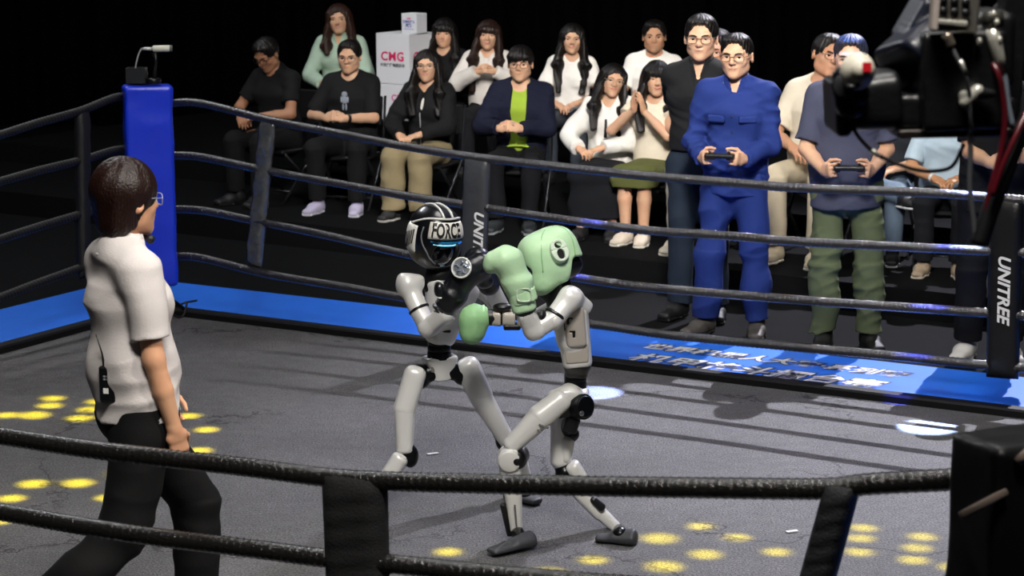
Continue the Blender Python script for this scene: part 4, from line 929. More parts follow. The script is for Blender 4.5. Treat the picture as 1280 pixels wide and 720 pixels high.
# near arm and raised glove
def fn(s):
    s.ell(Q(713, 372, -.12), (.046, .05, .042), frame(0)@Ry(.5), p=2.6); s.tcone(Q(711, 374, -.13), Q(692, 399, -.17), (.043, .042), (.041, .040), X1, k=.015, p=2.5); s.tcone(Q(714, 371, -.09), Q(728, 382, -.05), (.035, .04), (.03, .04), UP, k=.02, p=3)
part('shoulder_shell', shellw, rr, fn)
band(rr, Q(695, 392, -.163), Q(692.6, 395.5, -.168), (.0435, .0425), X1)
el_ = Q(668, 413, -.2)
part('upper_arm', shellw, rr, lambda s: s.tcone(Q(692, 398, -.17), el_, (.038, .038), (.036, .036), UP, p=2.4))
part('elbow_joint', rblack, rr, lambda s: s.ell(Q(677, 394, -.19), (.02, .03, .022)))
part('forearm', shellw, rr, lambda s: (s.ell(el_, (.042, .04, .036)), s.tcone(el_, Q(658, 394, -.22), (.040, .038), (.038, .036), X1, k=.015, p=2.4)))
part('wrist_joint', rblack, rr, lambda s: s.cone(Q(658, 391, -.22), Q(654, 380, -.225), .040, .042, flat=True))
part('boxing_glove', green, rr, lambda s: (s.tcone(Q(655, 384, -.225), Q(647, 352, -.23), (.049, .046), (.050, .046), X1, p=2.6, cap=.02), s.tcone(Q(647, 352, -.23), Q(634, 326, -.23), (.050, .048), (.066, .058), np.array([.9, 0, .4]), k=.03), s.tcone(Q(631, 322, -.23), Q(617, 324, -.22), (.048, .055), (.034, .048), UP, k=.025), s.ell(Q(612, 332, -.21), (.026, .045, .030), k=.02)))
part('glove_strap', green, rr, lambda s: s.tcone(Q(656, 377, -.228), Q(651, 362, -.23), (.053, .050), (.053, .050), X1, p=2.6, flat=True))
b = MB(); b.tube([Q(655+9*math.copysign(abs(math.cos(t))**.5, math.cos(t)), 369+8*math.copysign(abs(math.sin(t))**.5, math.sin(t))+.0, -.283) for t in np.linspace(0, 2*math.pi, 33)], .003, 6, False); b.build('glove_piping', earw, rr, True, rr.location)
# far arm punching the other robot's chest
part('upper_arm', shellw, rr, lambda s: s.tcone(Q(696, 385, .12), Q(668, 400, .2), (.040, .040), (.038, .038), UP))
part('forearm', shellg, rr, lambda s: (s.tcone(Q(668, 400, .2), Q(622, 397, .22), (.036, .04), (.034, .036), UP, p=3), s.cone(Q(626, 397, .22), Q(628, 397, .22), .06, .06, op='-', flat=True), s.cone(Q(644, 398, .2), Q(646, 398, .2), .06, .06, op='-', flat=True)))
part('forearm_joint', rblack, rr, lambda s: (s.cone(Q(606, 396, .22), Q(624, 397, .22), .036, .034), s.box(Q(640, 408, .2), (.035, .03, .012), rd=.006), s.ell(Q(628, 384, .2), (.04, .03, .018))))
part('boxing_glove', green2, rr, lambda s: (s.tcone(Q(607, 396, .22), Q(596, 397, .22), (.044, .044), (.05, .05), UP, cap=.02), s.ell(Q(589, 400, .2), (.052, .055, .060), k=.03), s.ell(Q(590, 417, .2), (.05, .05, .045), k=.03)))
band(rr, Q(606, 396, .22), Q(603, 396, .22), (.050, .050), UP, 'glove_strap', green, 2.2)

# ------------------------------------------------------------------ who stands and sits where
def seat_spot(hx, hy, off, zf):
    p = on_plane(hx, hy, F0-VR*off, VR); return (p[0], p[1], zf), (p[2]-zf)/1.192
def stand_spot(hx, hy, fx, fy, z=-.03):
    g_ = ground(fx, fy, z); p = at(hx, hy, g_[1]); return (p[0], g_[1], z), (p[2]-z)/1.622
CLASP = lambda z, x=0., y=-.27, c=.95: dict(R=((x-.075, y, z), (.80, -.50, .25), (1, .3, -.1), c, (-1, .5, -.6)), L=((x+.075, y, z), (-.80, -.50, .22), (-1, .3, -.2), c, (1, .5, -.6)))
CLAP = lambda z, x=0., y=-.25: dict(R=((x-.035, y, z), (.05, -.35, 1), (1, 0, 0), .15, (-1, .2, -.9)), L=((x+.045, y, z-.01), (-.15, -.3, 1), (-1, 0, 0), .2, (1, .2, -.9)))
LAP = lambda x=0., y=-.27, z=.655: dict(R=((x-.09, y, z), (.72, -.62, -.25), (.1, .2, -1), .55, (-1, .6, -.3)), L=((x+.09, y+.0, z+.012), (-.75, -.58, -.2), (-.1, .2, -1), .55, (1, .6, -.3)))
GRIP = lambda z, x=0., y=-.27, w=.125: dict(R=((x-w, y, z), (.28, -.92, .15), (1, .1, .15), .95, (-.55, .6, -.8)), L=((x+w, y, z), (-.28, -.92, .15), (-1, .1, .15), .95, (.55, .6, -.8)))
LEGS = lambda kx=.12, ax=.11, ay=-.42, dx=0.: dict(R=dict(knee=(-kx+dx, -.43, .51), ankle=(-ax+dx, ay, .08)), L=dict(knee=(kx+dx, -.43, .51), ankle=(ax+dx, ay, .08)))
SPOTS = []
def chair(loc, yaw, sc, label):
    o = empty('folding_chair', loc, label, 'chair', 'black folding chairs'); o.rotation_euler = (0, 0, yaw*D2R); o.scale = (sc, sc, sc); SPOTS.append(o)
    cm = mat('chair_black', '#0c0c0e', .4); cf = mat('chair_frame', '#2b2c30', .35, .7)
    b = MB(); b.box((0, -.03, .405), (.20, .20, .018), None, .012); b.build('seat', cm, o)
    b = MB(); b.box((0, .25, .74), (.19, .012, .12), Rx(-.16), .01); b.build('backrest', cm, o)
    for x in (-1, 1):
        b = MB(); b.tube([(x*.205, .28, .86), (x*.205, .20, .42), (x*.20, -.24, 0)], .011, 8); b.build('leg', cf, o, True)
        b = MB(); b.tube([(x*.19, -.20, .40), (x*.19, .26, 0)], .011, 8); b.build('leg', cf, o, True)
    b = MB(); b.tube([(-.20, -.15, .09), (.20, -.15, .09)], .008, 8); b.build('stretcher', cf, o, True)
def sitter(hx, hy, label, chairlabel, off=.5, zf=.15, **kw):
    loc, sc = seat_spot(hx, hy, off, zf); kw.setdefault('res', .0062 if off < 1 else .0068)
    sc = min(max(sc, .90), 1.10)
    r, J = person(loc, label, sc=sc, pose='sit', **kw)
    chair(loc, kw.get('yaw', 0), sc, chairlabel); return r, J
W0, W1 = '#e4e2dc', '#efece6'
# front row, from the far end
r1, J1 = sitter(350, 62, 'seated man in black t-shirt and glasses looking down at his hands', 'black folding chair under the man looking down', yaw=-34, head=(-4, 34, 0), sk='#a8795c', lean=8, arms=LAP(-.04, -.34, .68), top=dict(c='#0f1012', k='tee'), bottom=dict(c='#0d0e11'), shoes=('#17171a', '#0f0f10'), hair=dict(st='short'), glasses='#111111', seed=11)
r2, J2 = sitter(438, 71, 'seated man in black t-shirt with silver robot print and lavender sneakers', 'black folding chair under the man with the robot print', yaw=-12, head=(2, 6, 0), fat=1.16, arms=CLASP(.735, -.04, -.31), legs=LEGS(.17, .16), top=dict(c='#111214', k='tee', i=.02, sl=.92), bottom=dict(c='#0e0f12', r=(.095, .075, .062)), shoes=('#b9b3cf', '#dcd9e4'), lace='#e8e6ee', hair=dict(st='short'), glasses='#3a3a3c', seed=12, wide=1.04)
# printed robot figure and watch
q = J2['TF'](-.005, 0, .345)
b = MB()
for c_, r_ in (((0, 0, .055), (.020, .004, .018)), ((0, 0, .018), (.022, .004, .026)), ((-.022, 0, .02), (.006, .004, .022)), ((.022, 0, .02), (.006, .004, .022)), ((-.010, 0, -.028), (.007, .004, .024)), ((.010, 0, -.028), (.007, .004, .024))):
    b.ell(q+np.array([c_[0]*1.2, -.116*1.16-.030, c_[2]*1.2]), np.array(r_)*1.2, nu=10, nv=6)
b.build('shirt_print', mat('print_silver', '#8f97a3', .5), r2, True)
w = J2['W']['L']*.86+J2['E']['L']*.14; u = nrm(J2['W']['L']-J2['E']['L']); b = MB(); b.tube([w-u*.012, w+u*.012], .034, 14); b.build('watch_strap', mat('watch_black', '#0a0a0b', .35), r2, True)
r3, J3 = sitter(535, 82, 'seated woman in black zip hoodie with glasses and khaki trousers', 'black folding chair under the woman in khaki trousers', yaw=-22, sex='f', head=(14, 2, 0), arms=LAP(-.03, -.30, .66), legs=LEGS(.115, .12), inner='#dcdad4', top=dict(c='#121315', k='long', i=.024, sr=.014, neck='zip', name='hoodie', fold=.007), bottom=dict(c='#8d8062', r=(.10, .088, .088), fold=.008, hem=.97), shoes=('#2a2a2b', '#d8d6d0'), lace='#d8d6d0', hair=dict(st='long', len=.16, vol=.006), glasses='#8a8580', smile=True, seed=13)
b = MB(); b.tube([J3['TF'](.0, -.165, .33), J3['TF'](.002, -.162, .22), J3['TF'](0, -.150, .10), J3['TF'](0, -.15, .03)], .004, 6); b.build('zip', mat('zip_metal', '#b8b8ba', .3, .8), r3, True)
r4, J4 = sitter(651, 80, 'seated man in lime green t-shirt under open navy jacket, hands clasped', 'black folding chair under the man in lime green', yaw=-8, head=(0, 2, 0), arms=CLASP(.745, -.04, -.31), legs=LEGS(.14, .12), inner='#97b33a', top=dict(c='#11152a', k='long', i=.024, sr=.012, neck='open', open=.075, name='jacket', fold=.007), bottom=dict(c='#0d0e13'), shoes=('#23272b', '#8f9498'), lace='#9a9fa3', hair=dict(st='fringe'), glasses='#2a2a2c', seed=14)
s = SDF(.009); s.tcone(J4['TF'](0, -.035, .06), J4['TF'](0, -.02, .115), (.145, .135), (.13, .105), (1, 0, 0), flat=True); s.build('undershirt_hem', cloth('#97b33a'), r4)
r5, J5 = sitter(763, 100, 'seated woman in white blouse with round glasses and black skirt', 'black folding chair under the woman in white blouse', yaw=-16, sex='f', head=(24, 2, 12), arms=LAP(-.09, -.27, .68), legs=LEGS(.12, .12), top=dict(c=W0, k='long', i=.018, sr=.016, neck='v', name='blouse', fold=.008, waist=.02), bottom=dict(k='skirt', c='#101218', len=.78, flare=.02), shoes=('#1a1a1c', '#101012'), hair=dict(st='long', len=.17, vol=.008, part=.006), glasses='#b8a890', smile=True, seed=15)
b = MB(); b.tube([J5['TF'](0, -.140, .40), J5['TF'](.004, -.158, .33), J5['TF'](.0, -.150, .26)], [.009, .012, .014], 8); b.build('neck_ribbon', mat('ribbon_black', '#0b0b0d', .6), r5, True)
r6, J6 = sitter(820, 98, 'seated woman in olive skirt and cream vest pressing palms together', 'black folding chair under the woman in olive skirt', yaw=-24, sex='f', head=(26, 4, 4), arms=CLAP(.98, -.05, -.24), legs=LEGS(.08, .07), top=dict(c='#ddd3bf', k='tee', sl=.40, i=.014, name='vest'), bottom=dict(k='skirt', c='#55592f', len=.18, flare=.0), shoes=('#cfc4b4', '#e0dccf'), hair=dict(st='long', len=.16, bangs=True), smile=True, seed=16)
r7, J7 = sitter(898, 64, 'man with purple light on his face, mostly hidden behind the coverall man', 'black folding chair behind the coverall man', yaw=-20, head=(-10, 4, 0), arms=LAP(), top=dict(c='#2b2226', k='tee'), bottom=dict(c='#d8d3c6'), shoes=('#d9d2bd', '#e6e2d6'), hair=dict(st='short'), glasses='#c02020', seed=17)
r8, J8 = sitter(1030, 66, 'seated man in cream t-shirt leaning towards the man with blue-lit hair', 'black folding chair under the man in cream t-shirt', yaw=-26, head=(44, 0, 14), fat=1.10, arms=LAP(0, -.28, .67), legs=LEGS(.14, .13, -.44), top=dict(c='#cdc4b0', k='tee', i=.022, sl=.80), bottom=dict(c='#b5aa93'), shoes=('#c9bda2', '#e2ddcf'), hair=dict(st='short'), glasses='#2a2a2c', seed=18, sk='#b98a6c')
rj, Jj = sitter(1114, 118, 'seated person in grey jeans with crossed leg, mostly behind the camera rig', 'black folding chair under the person in grey jeans', yaw=-20, off=.72, head=(0, 6, 0), arms=LAP(), legs=dict(L=dict(knee=(.13, -.43, .52), ankle=(.12, -.42, .08)), R=dict(knee=(-.10, -.44, .60), ankle=(.20, -.50, .50), toe=(.8, -.6))), top=dict(c='#23262c', k='tee'), bottom=dict(c='#5b6b7c'), shoes=('#121214', '#b9bcc0'), hair=dict(st='short'), seed=19)
rb, Jb = sitter(1187, 128, 'seated man in pale blue shirt and tan sneakers, head behind the camera rig', 'black folding chair under the man in pale blue shirt', yaw=-14, head=(0, 6, 0), arms=LAP(.02, -.28, .66), top=dict(c='#a9bcc9', k='polo', i=.02, sl=.85, collar=True), bottom=dict(c='#121419'), shoes=('#a08e78', '#c9bfb0'), lace='#d9d0c2', hair=dict(st='short'), seed=20, sk='#b4845f')
w = Jb['W']['R']*.9+Jb['E']['R']*.1; u = nrm(Jb['W']['R']-Jb['E']['R']); b = MB(); b.tube([w-u*.01, w+u*.01], .033, 14); b.build('watch_strap', mat('watch_white', '#d0d4d6', .35), rb, True)
# back row on the step
B = dict(off=1.75, zf=.32)
sitter(425, 24, 'woman in mint green shirt with brown shoulder-length hair in the back row', 'black folding chair under the woman in mint green', yaw=-10, sex='f', head=(6, 2, -4), arms=LAP(), top=dict(c='#a9c0ae', k='long', i=.02, sr=.012, neck='v', collar=True), bottom=dict(c='#15161a'), hair=dict(st='long', len=.06, col='#2c1a12', vol=.010, part=.012), smile=True, seed=31, **B)
sitter(556, 44, 'woman in black with long dark hair beside the white logo box', 'black folding chair under the woman in black', yaw=-14, sex='f', head=(6, 4, 0), arms=LAP(), top=dict(c='#0f1013', k='long', i=.018, sr=.008), bottom=dict(c='#101115'), hair=dict(st='long', len=.18, bangs=True), seed=32, **B)
sitter(610, 50, 'woman in white top with very long brown hair, clapping hands together', 'black folding chair under the clapping woman', yaw=-8, sex='f', head=(4, 2, 4), arms=CLASP(.90, .02, -.28, .5), top=dict(c='#d9d4ce', k='long', i=.018, sr=.016, neck='v'), bottom=dict(c='#14151a'), hair=dict(st='long', len=.26, bangs=True, col='#22130d'), smile=True, seed=33, **B)
sitter(715, 54, 'woman in white t-shirt with long dark wavy hair over both shoulders', 'black folding chair under the woman in white t-shirt', yaw=-10, sex='f', head=(8, 2, 2), arms=LAP(), top=dict(c=W1, k='tee', i=.016), bottom=dict(c='#3c434c'), hair=dict(st='long', len=.22, vol=.010), smile=True, seed=34, **B)
sitter(818, 46, 'man in white t-shirt behind the woman pressing palms together', 'black folding chair under the man in white t-shirt', yaw=-10, head=(6, 2, 0), arms=LAP(), fat=1.06, top=dict(c=W1, k='tee', i=.018), bottom=dict(c='#15171c'), hair=dict(st='short'), seed=35, sk='#b98a6c', **B)
# standing men behind the apron
def controller(J, label, z=.03, w=.085):
    c = (J['world'](J['W']['R'])+J['world'](J['W']['L']))/2; a = J['world'](J['W']['L'])-J['world'](J['W']['R']); ax = nrm(a); f = nrm(np.cross(ax, UP)); f = f if f[1] < 0 else -f
    c = c+f*.085+UP*z; o = empty('game_controller', c, label, 'controller'); M = np.stack([ax, -f, UP], 1)
    s = SDF(.004); s.box(c, (w, .045, .013), M, .010); 
    for x in (-1, 1): s.cone(c+ax*x*(w-.02)-f*.0, c+ax*x*(w-.008)-f*.055-UP*.012, .020, .016, .015)
    s.build('shell', mat('controller_black', '#101114', .35), o, o.location)
    b = MB(); b.box(c+UP*.014+f*.004, (w*.45, .026, .0015), M); b.build('screen', mat('controller_screen', '#2a3038', .1), o, off=o.location)
    for x in (-1, 1):
        b = MB(); b.tube([c+ax*x*w*.66+UP*.010+f*.01, c+ax*x*w*.66+UP*.022+f*.01, c+ax*x*w*.66+UP*.027+f*.01], [.006, .006, .011], 10); b.build('thumb_stick', mat('controller_stick', '#24262a', .6), o, True, o.location)
    return o
loc, sc = stand_spot(868, 48, 832, 397); loc = (loc[0]+.045, loc[1], loc[2])
person(loc, 'standing man in black polo shirt with belted dark trousers and glasses', yaw=-18, sc=sc, head=(6, 2, 0), fat=.98, arms=dict(R=((-.06, .19, .98), (.8, .1, -.5), (0, 1, 0), .5, (-.7, 1, 0)), L=((.06, .20, .99), (-.8, .1, -.5), (0, 1, 0), .5, (.7, 1, 0))), top=dict(c='#141517', k='polo', i=.015, hem=.055, neck='v', collar=True, sl=.7), bottom=dict(c='#1b2532', r=(.092, .070, .066), hem=.98, belt=True), shoes=('#0e0e10', '#0a0a0b'), hair=dict(st='short'), glasses='#1c1c1e', res=.005, seed=41)
loc, sc = stand_spot(922, 70, 909, 418); cob = '#1d3070'
rc, Jc = person(loc, 'standing man in bright blue coverall and glasses holding a controller', yaw=-16, sc=sc, head=(-4, 3, 0), fat=1.0, arms=GRIP(1.06, -.03, -.25, .115), legs=dict(R=dict(hip=(-.09, 0, .9), knee=(-.13, -.02, .49), ankle=(-.16, 0, .08), toe=(-.45, -1)), L=dict(hip=(.09, 0, .9), knee=(.12, -.02, .49), ankle=(.145, .0, .08), toe=(.12, -1))), inner='#c9c9c9', top=dict(c=cob, k='long', i=.016, sr=.006, ff=34., hem=-.10, neck='v', vz=.45, collar=True, buttons=(.05, .16, .27, .36), fold=.008, name='coverall_top'), bottom=dict(c=cob, r=(.096, .078, .074), hem=.97, fold=.012, name='coverall_legs'), shoes=('#4a4642', '#2c2a29'), lace='#b8aea4', hair=dict(st='crop'), glasses='#2a2a2c', res=.005, seed=42)
for x in (-1, 1):
    b = MB(); yy = -.150
    for k in range(7): pass
    V = []; 
    s = SDF(.006); s.box(Jc['TF'](x*.088, -.132, .345), (.052, .018, .020), Jc['Rt']@Rz(x*.35), .005); s.build('pocket_flap', cloth(cob), rc)
controller(Jc, 'black handheld controller in the hands of the coverall man')
loc, sc = stand_spot(1063, 72, 1078, 434)
rg_, Jg = person(loc, 'standing man with blue-lit hair in grey t-shirt and green trousers', yaw=-4, sc=sc, head=(-6, 6, 0), fat=1.02, arms=GRIP(1.03, -.02, -.26, .125), legs=dict(R=dict(hip=(-.09, 0, .9), knee=(-.11, -.02, .49), ankle=(-.10, 0, .08), toe=(-.15, -1)), L=dict(hip=(.09, 0, .9), knee=(.13, -.02, .49), ankle=(.145, .0, .08), toe=(.2, -1))), top=dict(c='#43465a', k='tee', i=.024, waist=.022, hem=-.13, sl=.85, fold=.006), bottom=dict(c='#5f694c', r=(.094, .078, .070), hem=.97, fold=.013), shoes=('#0f0f10', '#1c1c1c'), lace='#c8c8c8', hair=dict(st='crop', col='#2a2a30'), glasses='#8a8a90', res=.005, seed=43)
controller(Jg, 'black handheld controller in the hands of the grey t-shirt man')
loc, sc = stand_spot(1250, 72, 1232, 448)
person(loc, 'person in black clothes and white shoes standing behind the camera rig', yaw=-14, sc=min(sc, 1.08), head=(0, 4, 0), arms=dict(R=((-.02, -.30, 1.10), (.8, -.4, .1), (1, 0, 0), .8, (-.3, .6, -1)), L=((.16, -.30, 1.14), (-.5, -.8, .1), (-1, 0, 0), .8, (.3, .6, -1))), top=dict(c='#121316', k='tee', i=.018, hem=-.12, sl=.8), bottom=dict(c='#101116', r=(.094, .076, .068)), shoes=('#dedcd8', '#e8e6e2'), hair=dict(st='short'), res=.0055, seed=44)
# ---- the referee
y_ = 6.95; hp = at(160, 243, y_); pz = hp[2]/1.64
rf, JR = person((at(170, 500, y_)[0], y_, 0.0), 'referee woman in white short-sleeved shirt and black trousers walking inside the ropes', yaw=122, sc=pz, sex='f', head=(10, 2, 0), lean=-3, fat=1.0, bust=.72,
    arms=dict(R=((-.215, -.06, .80), (.05, -.22, -1), (1, .1, 0), .55, (-.5, 1, 0)), L=((.21, -.20, .83), (-.1, -.35, -1), (-1, .1, 0), .6, (.5, 1, 0))),
    legs=dict(L=dict(hip=(.085, 0, .9), knee=(.095, -.25, .52), ankle=(.09, -.24, .09), toe=(.1, -1)), R=dict(hip=(-.085, .0, .9), knee=(-.095, .10, .50), ankle=(-.09, .50, .22), toe=(-.05, -1, -.75))),
    top=dict(c='#cbc5c3', k='polo', i=.016, hem=-.035, sl=.78, collar=True, cm=mat('collar_white', '#e2dedb', .7), waist=.03, fold=.006, ff=20.), bottom=dict(c='#08080a', r=(.096, .078, .070), hem=.97, fold=.006, belt=False), shoes=('#0c0c0d', '#0a0a0a'), hair=dict(st='bob', col='#1d0d08', vol=.020, freq=70, amp=.0011), glasses='#b9bcc2', res=.0045, sk='#d09c7a', seed=51)
s = SDF(.004); T_ = JR['TF']
for x in (-1, 1): s.cone(T_(0, -.085, .555), T_(x*.035, -.085, .555), .007, .016, .004)
s.build('bow_tie', mat('bow_black', '#08080a', .5), rf)
# transmitter pack clipped to the referee's waistband
pk = at(136, 480, y_-.13); tp = empty('wireless_transmitter', pk, 'black wireless transmitter pack clipped to the referee waistband', 'transmitter'); M = Rz(math.radians(-15))
b = MB(); b.box(pk, (.030, .014, .060), M, .006); b.build('pack', mat('pack_black', '#0b0c0e', .4), tp, off=tp.location)
b = MB(); b.box(pk+M@np.array([-.004, -.0145, -.020]), (.009, .001, .009), M); b.build('label_sticker', mat('sticker_white', '#e8e8e6'), tp, off=tp.location)
b = MB()
for z in (.018, .028):
    for x in (-.008, .004): b.box(pk+M@np.array([x, -.0145, z]), (.004, .001, .0025), M)
b.build('pack_print', mat('pack_print', '#8a8c90'), tp, off=tp.location)
b = MB(); b.tube([pk+np.array([-.012, 0, .055]), pk+np.array([-.018, 0, .10]), pk+np.array([-.036, 0, .165])], [.005, .0028, .0022], 6); b.build('antenna', mat('antenna_black', '#141416', .4), tp, True, tp.location)
b = MB(); b.tube([pk+np.array([.012, 0, .055]), pk+np.array([.013, 0, .085])], .006, 8); b.build('plug', mat('antenna_black', ''), tp, True, tp.location)

# ---- white logo boxes beside the back row
def logo_box(cx, cy_top, cy_bot, wpx, off, label, lines):
    p0 = on_plane(cx, cy_top, F0-VR*off, VR); p1 = on_plane(cx, cy_bot, F0-VR*off, VR); s_ = FPX/(p0[1]*_c); w = wpx/s_/.9
    h = p0[2]-p1[2]; c = p0-UP*h/2-VR*w/2; o = empty('logo_box', c-UP*h/2, label, 'box')
    b = MB(); b.box(c, (w/2, w/2, h/2), RR, .004); b.build('box_shell', mat('board_white', '#cfd2d8', .5), o, off=o.location)
    for s, px, py, size, m, bold, face in lines:
        V, Fs = text_mesh(s, size, bold, spacing=1.10 if s == 'CMG' else 1.0)
        if face == 0: org = c+VR*(w/2+.003)+UR*px*w+UP*py*h; ex, ey = UR, UP
        else: org = c+UR*(w/2+.003)-VR*px*w+UP*py*h; ex, ey = -VR, UP
        put_text('lettering', V, Fs, m, org, ex, ey, o, o.location)
    return o, c, w, h
pink = mat('print_crimson', (.62, .01, .10), .5); grey_ = mat('print_grey', '#4a4d55', .5); navy2 = mat('print_blue', '#2b3f9a', .5); mag = mat('print_magenta', (.60, .02, .25), .5)
CN = '中央广播电视总台'
logo_box(490.5, 42, 105, 47, 1.35, 'white box with crimson letters and grey characters, upper of two stacked', [('CMG', 0, .04, .098, pink, .0026, 0), (CN, .0, -.13, .030, grey_, .0012, 0), ('CMG', 0, .04, .098, pink, .0026, 1), (CN, 0, -.13, .030, grey_, .0012, 1)])
logo_box(490.5, 105.5, 150, 47, 1.35, 'lower white box under the crimson lettered box', [('CMG', .22, .12, .07, mag, .002, 0)])
o_, c_b, w_b, h_b = logo_box(511, 17, 42, 21, 1.42, 'small white cube with blue emblem on top of the lettered box', [('世界机器人', 0, .08, .024, navy2, .001, 0), ('大赛', 0, -.10, .034, navy2, .002, 0), ('CMG', 0, .25, .018, pink, .001, 0)])
V, Fs = text_mesh('——', .05, .0, 0); put_text('emblem_bar', V, Fs, navy2, c_b+VR*(w_b/2+.003)-UP*h_b*.26, UR, UP, o_, o_.location)

# ------------------------------------------------------------------ broadcast camera rig hanging over the near corner
KD = 4.45
K = lambda x, y, d=0.: at(x, y, KD+d)
kr = empty('broadcast_camera', at(1180, 165, KD), 'black broadcast camera rig with lens hood and white joystick, hanging over the ring corner', 'camera'); ko = kr.location
kb = mat('rig_black', '#0b0c0f', .4, bump=.15, bscale=40); kd_ = mat('rig_blueblack', '#0d1222', .4); km = mat('rig_metal', '#8b8780', .35, .7); ks = mat('rig_silver', '#c4c2b8', .3, .5)
def kpart(name, m, fn, res=.006): s = SDF(res); fn(s); return s.build(name, m, kr, ko)
YA = np.array([0, 1., 0])
kpart('camera_body', kb, lambda s: (s.box(K(1192, 95), (.085, .12, .10), Ry(-.05), .012), s.box(K(1185, 135, .02), (.12, .10, .035), Ry(.02), .012), s.box(K(1215, 60, .05), (.07, .10, .08), None, .02)))
kpart('lens_hood', kd_, lambda s: (s.tcone(K(1185, 55, .03), K(1146, 92, .0), (.078, .085), (.10, .085), YA, p=5, cap=.02), s.box(K(1160, 35, .05), (.05, .08, .05), Ry(.5), .01)))
kpart('matte_box', kb, lambda s: (s.tcone(K(1108, 122), K(1060, 126), (.10, .060), (.10, .055), YA, p=5, cap=.02), s.box(K(1046, 132), (.016, .10, .055), Ry(-.06), .012)))
kpart('lens_gear', rjoint, lambda s: (s.cone(K(1060, 108, -.1), K(1064, 128, -.1), .035, .035), s.cone(K(1052, 96, -.11), K(1070, 116, -.12), .02, .028)))
discp(kr, 'gear_ring', K(1056, 107, -.14), np.array([-.2, -1, .2]), .024, .01, mat('gear_grey', '#3a3b3e', .3, .6))
jn = nrm(np.array([.12, -1, .12])); jc = K(1072, 89, -.17)
kpart('joystick_cap', mat('cap_cream', '#c9c4b4', .45), lambda s: (s.ell(jc, (.034, .034, .038)), s.cone(jc+jn*.012, jc+jn*.036, .028, .022, .01)), .004)
ju = nrm(np.cross(jn, UP)); jv = np.cross(ju, jn)
b = MB(); M = np.stack([ju, jn, jv], 1); b.box(jc+jn*.0585+ju*-.002+jv*.006, (.009, .0015, .009), M); b.build('red_square', mat('sticker_red', '#c01822', .4), kr, off=ko)
b = MB(); b.tube([jc+jn*.02-jv*.02, jc+jn*.03-jv*.032+ju*.014, jc+jn*.03-jv*.030+ju*.03], .005, 8); b.build('joystick_lever', kb, kr, True, ko)
# connector block with round sockets
b = MB(); b.box(K(1193, 14, -.13), (.046, .02, .040), Ry(.06), .004); b.build('connector_block', km, kr, off=ko)
for r in range(2):
    for c in range(3): discp(kr, 'socket', K(1179+14*c, 14-13*r+1.2*c, -.152), np.array([0, -1, 0]), .0085, .012, kb, 14)
b = MB(); b.box(K(1169, 5, -.14), (.006, .02, .05), Ry(.05), .002); b.build('block_side', mat('side_pale', '#b4a9a2', .4), kr, off=ko)
b = MB(); b.box(K(1190, 28, -.15), (.030, .01, .005), Ry(.08), .002); b.build('latch', ks, kr, off=ko)
# cables, plugs and handle
def cable(name, pts, r, m): b = MB(); b.tube(catmull(pts, .01), r, 7); return b.build(name, m, kr, True, ko)
cable('plug', [K(1182, 42, -.15), K(1187, 52, -.15), K(1189, 58, -.15)], .011, mat('plug_brass', '#7d7468', .3, .7))
cable('video_cable', [K(1189, 56, -.15), K(1198, 76, -.16), K(1207, 95, -.16), K(1212, 118, -.15), K(1213, 150, -.14), K(1215, 165, -.13)], .0042, mat('cable_grey', '#4a4c50', .35))
b = MB(); b.tube([K(1200, 75, -.16), K(1207, 93, -.16)], .0055, 8); b.build('cable_sleeve', ks, kr, True, ko)
b = MB(); b.tube([K(1240, 14, -.1), K(1241, 34, -.1)], [.024, .022], 14); b.build('handle_head', mat('handle_olive', '#2d2d28', .35), kr, True, ko)
for x, y in ((1242, 18), (1246, 28), (1224, 52), (1249, 50)):
    b = MB(); b.ell(K(x, y, -.13), (.006, .006, .008)); b.build('switch', ks, kr, True, ko)
b = MB(); b.tube([K(1240, 36, -.12), K(1243, 50, -.12), K(1249, 72, -.12), K(1254, 90, -.12)], [.012, .015, .012, .008], 12); b.build('grip', ks, kr, True, ko)
cable('grip_cable', [K(1253, 84, -.12), K(1257, 104, -.12), K(1260, 130, -.12), K(1266, 160, -.12)], .006, mat('cable_blue_grey', '#6b7580', .35))
red = mat('cable_red', '#4a0d16', .3)
cable('red_cable', [K(1236, 72, -.1), K(1247, 90, -.13), K(1253, 115, -.13), K(1256, 150, -.13), K(1252, 185, -.13), K(1238, 240, -.13), K(1226, 296, -.12)], .0065, red)
cable('thick_cable', [K(1300, 130, -.05), K(1276, 165, -.1), K(1256, 215, -.12), K(1238, 262, -.12), K(1223, 306, -.12)], .019, mat('cable_black', '#08080a', .5))
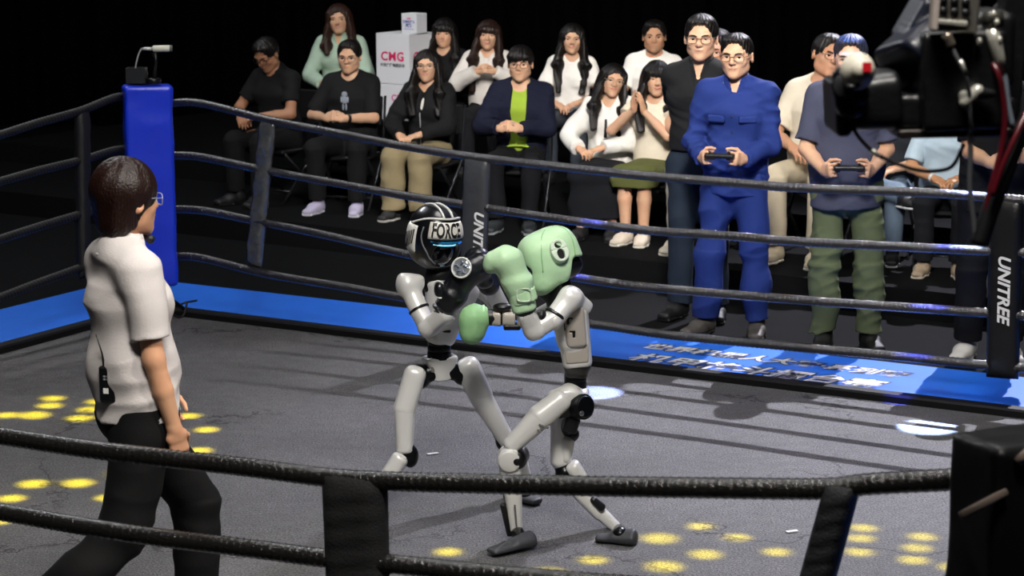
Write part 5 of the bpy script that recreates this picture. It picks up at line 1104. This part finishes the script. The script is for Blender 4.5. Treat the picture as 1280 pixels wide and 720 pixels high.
cable('red_cable', [K(1292, 120, -.1), K(1272, 165, -.14), K(1254, 205, -.15), K(1240, 245, -.15)], .006, red)
cable('loop_cable', [K(1223, 306, -.12), K(1219, 296, -.12), K(1216, 270, -.12), K(1212, 235, -.12), K(1213, 195, -.12), K(1212, 160, -.12)], .0058, mat('cable_grey', ''))
b = MB(); b.ell(K(1224, 302, -.12), (.012, .012, .012)); b.build('cable_clip', km, kr, True, ko)
cable('lens_cable', [K(1064, 155, -.08), K(1074, 172, -.1), K(1092, 190, -.1), K(1110, 200, -.1), K(1140, 211, -.1), K(1165, 214, -.08), K(1190, 208, -.05), K(1205, 180, -.03)], .0042, mat('cable_black', ''))
b = MB(); b.tube([K(1089, 187.5, -.1), K(1099, 195, -.1)], .0055, 8); b.build('cable_sleeve', ks, kr, True, ko)
b = MB(); b.box(K(1185, 162, -.02), (.115, .07, .0085), Ry(-.02), .003); b.build('base_plate', mat('plate_dark', '#2a2522', .35, .5), kr, off=ko)
kpart('clamp', ks, lambda s: (s.cone(K(1206, 128, -.14), K(1222, 114, -.14), .012, .014), s.cone(K(1205, 120, -.13), K(1212, 140, -.13), .012, .006)), .004)
kpart('clamp_lever', kb, lambda s: s.cone(K(1222, 116, -.14), K(1240, 117, -.14), .014, .009), .004)
b = MB(); b.box(K(1262, 60, .1), (.03, .03, .16), Ry(.06), .006); b.build('side_bracket', kb, kr, off=ko)
# the boom arm that carries the rig, leaving the frame
aj = empty('camera_boom', at(2050, 250, KD+.3), 'black boom arm that carries the camera rig out of the picture', 'boom'); 
b = MB(); b.tube([K(1225, 60, .1), K(1330, -40, .2), K(2050, -330, .3)], .045, 14); b.build('arm', kb, aj, True, aj.location)
b = MB(); b.tube([K(2050, -330, .3), np.array([K(2050, 0, .3)[0], KD+.3, -.03])], .05, 14); b.build('column', kb, aj, True, aj.location)
for t in range(3):
    q = np.array([K(2050, 0, .3)[0], KD+.3, 0]); b = MB(); b.tube([q+UP*.5, q+np.array([.5*math.cos(t*2.1), .5*math.sin(t*2.1), -.015])], .02, 8); b.build('leg', kb, aj, True, aj.location)
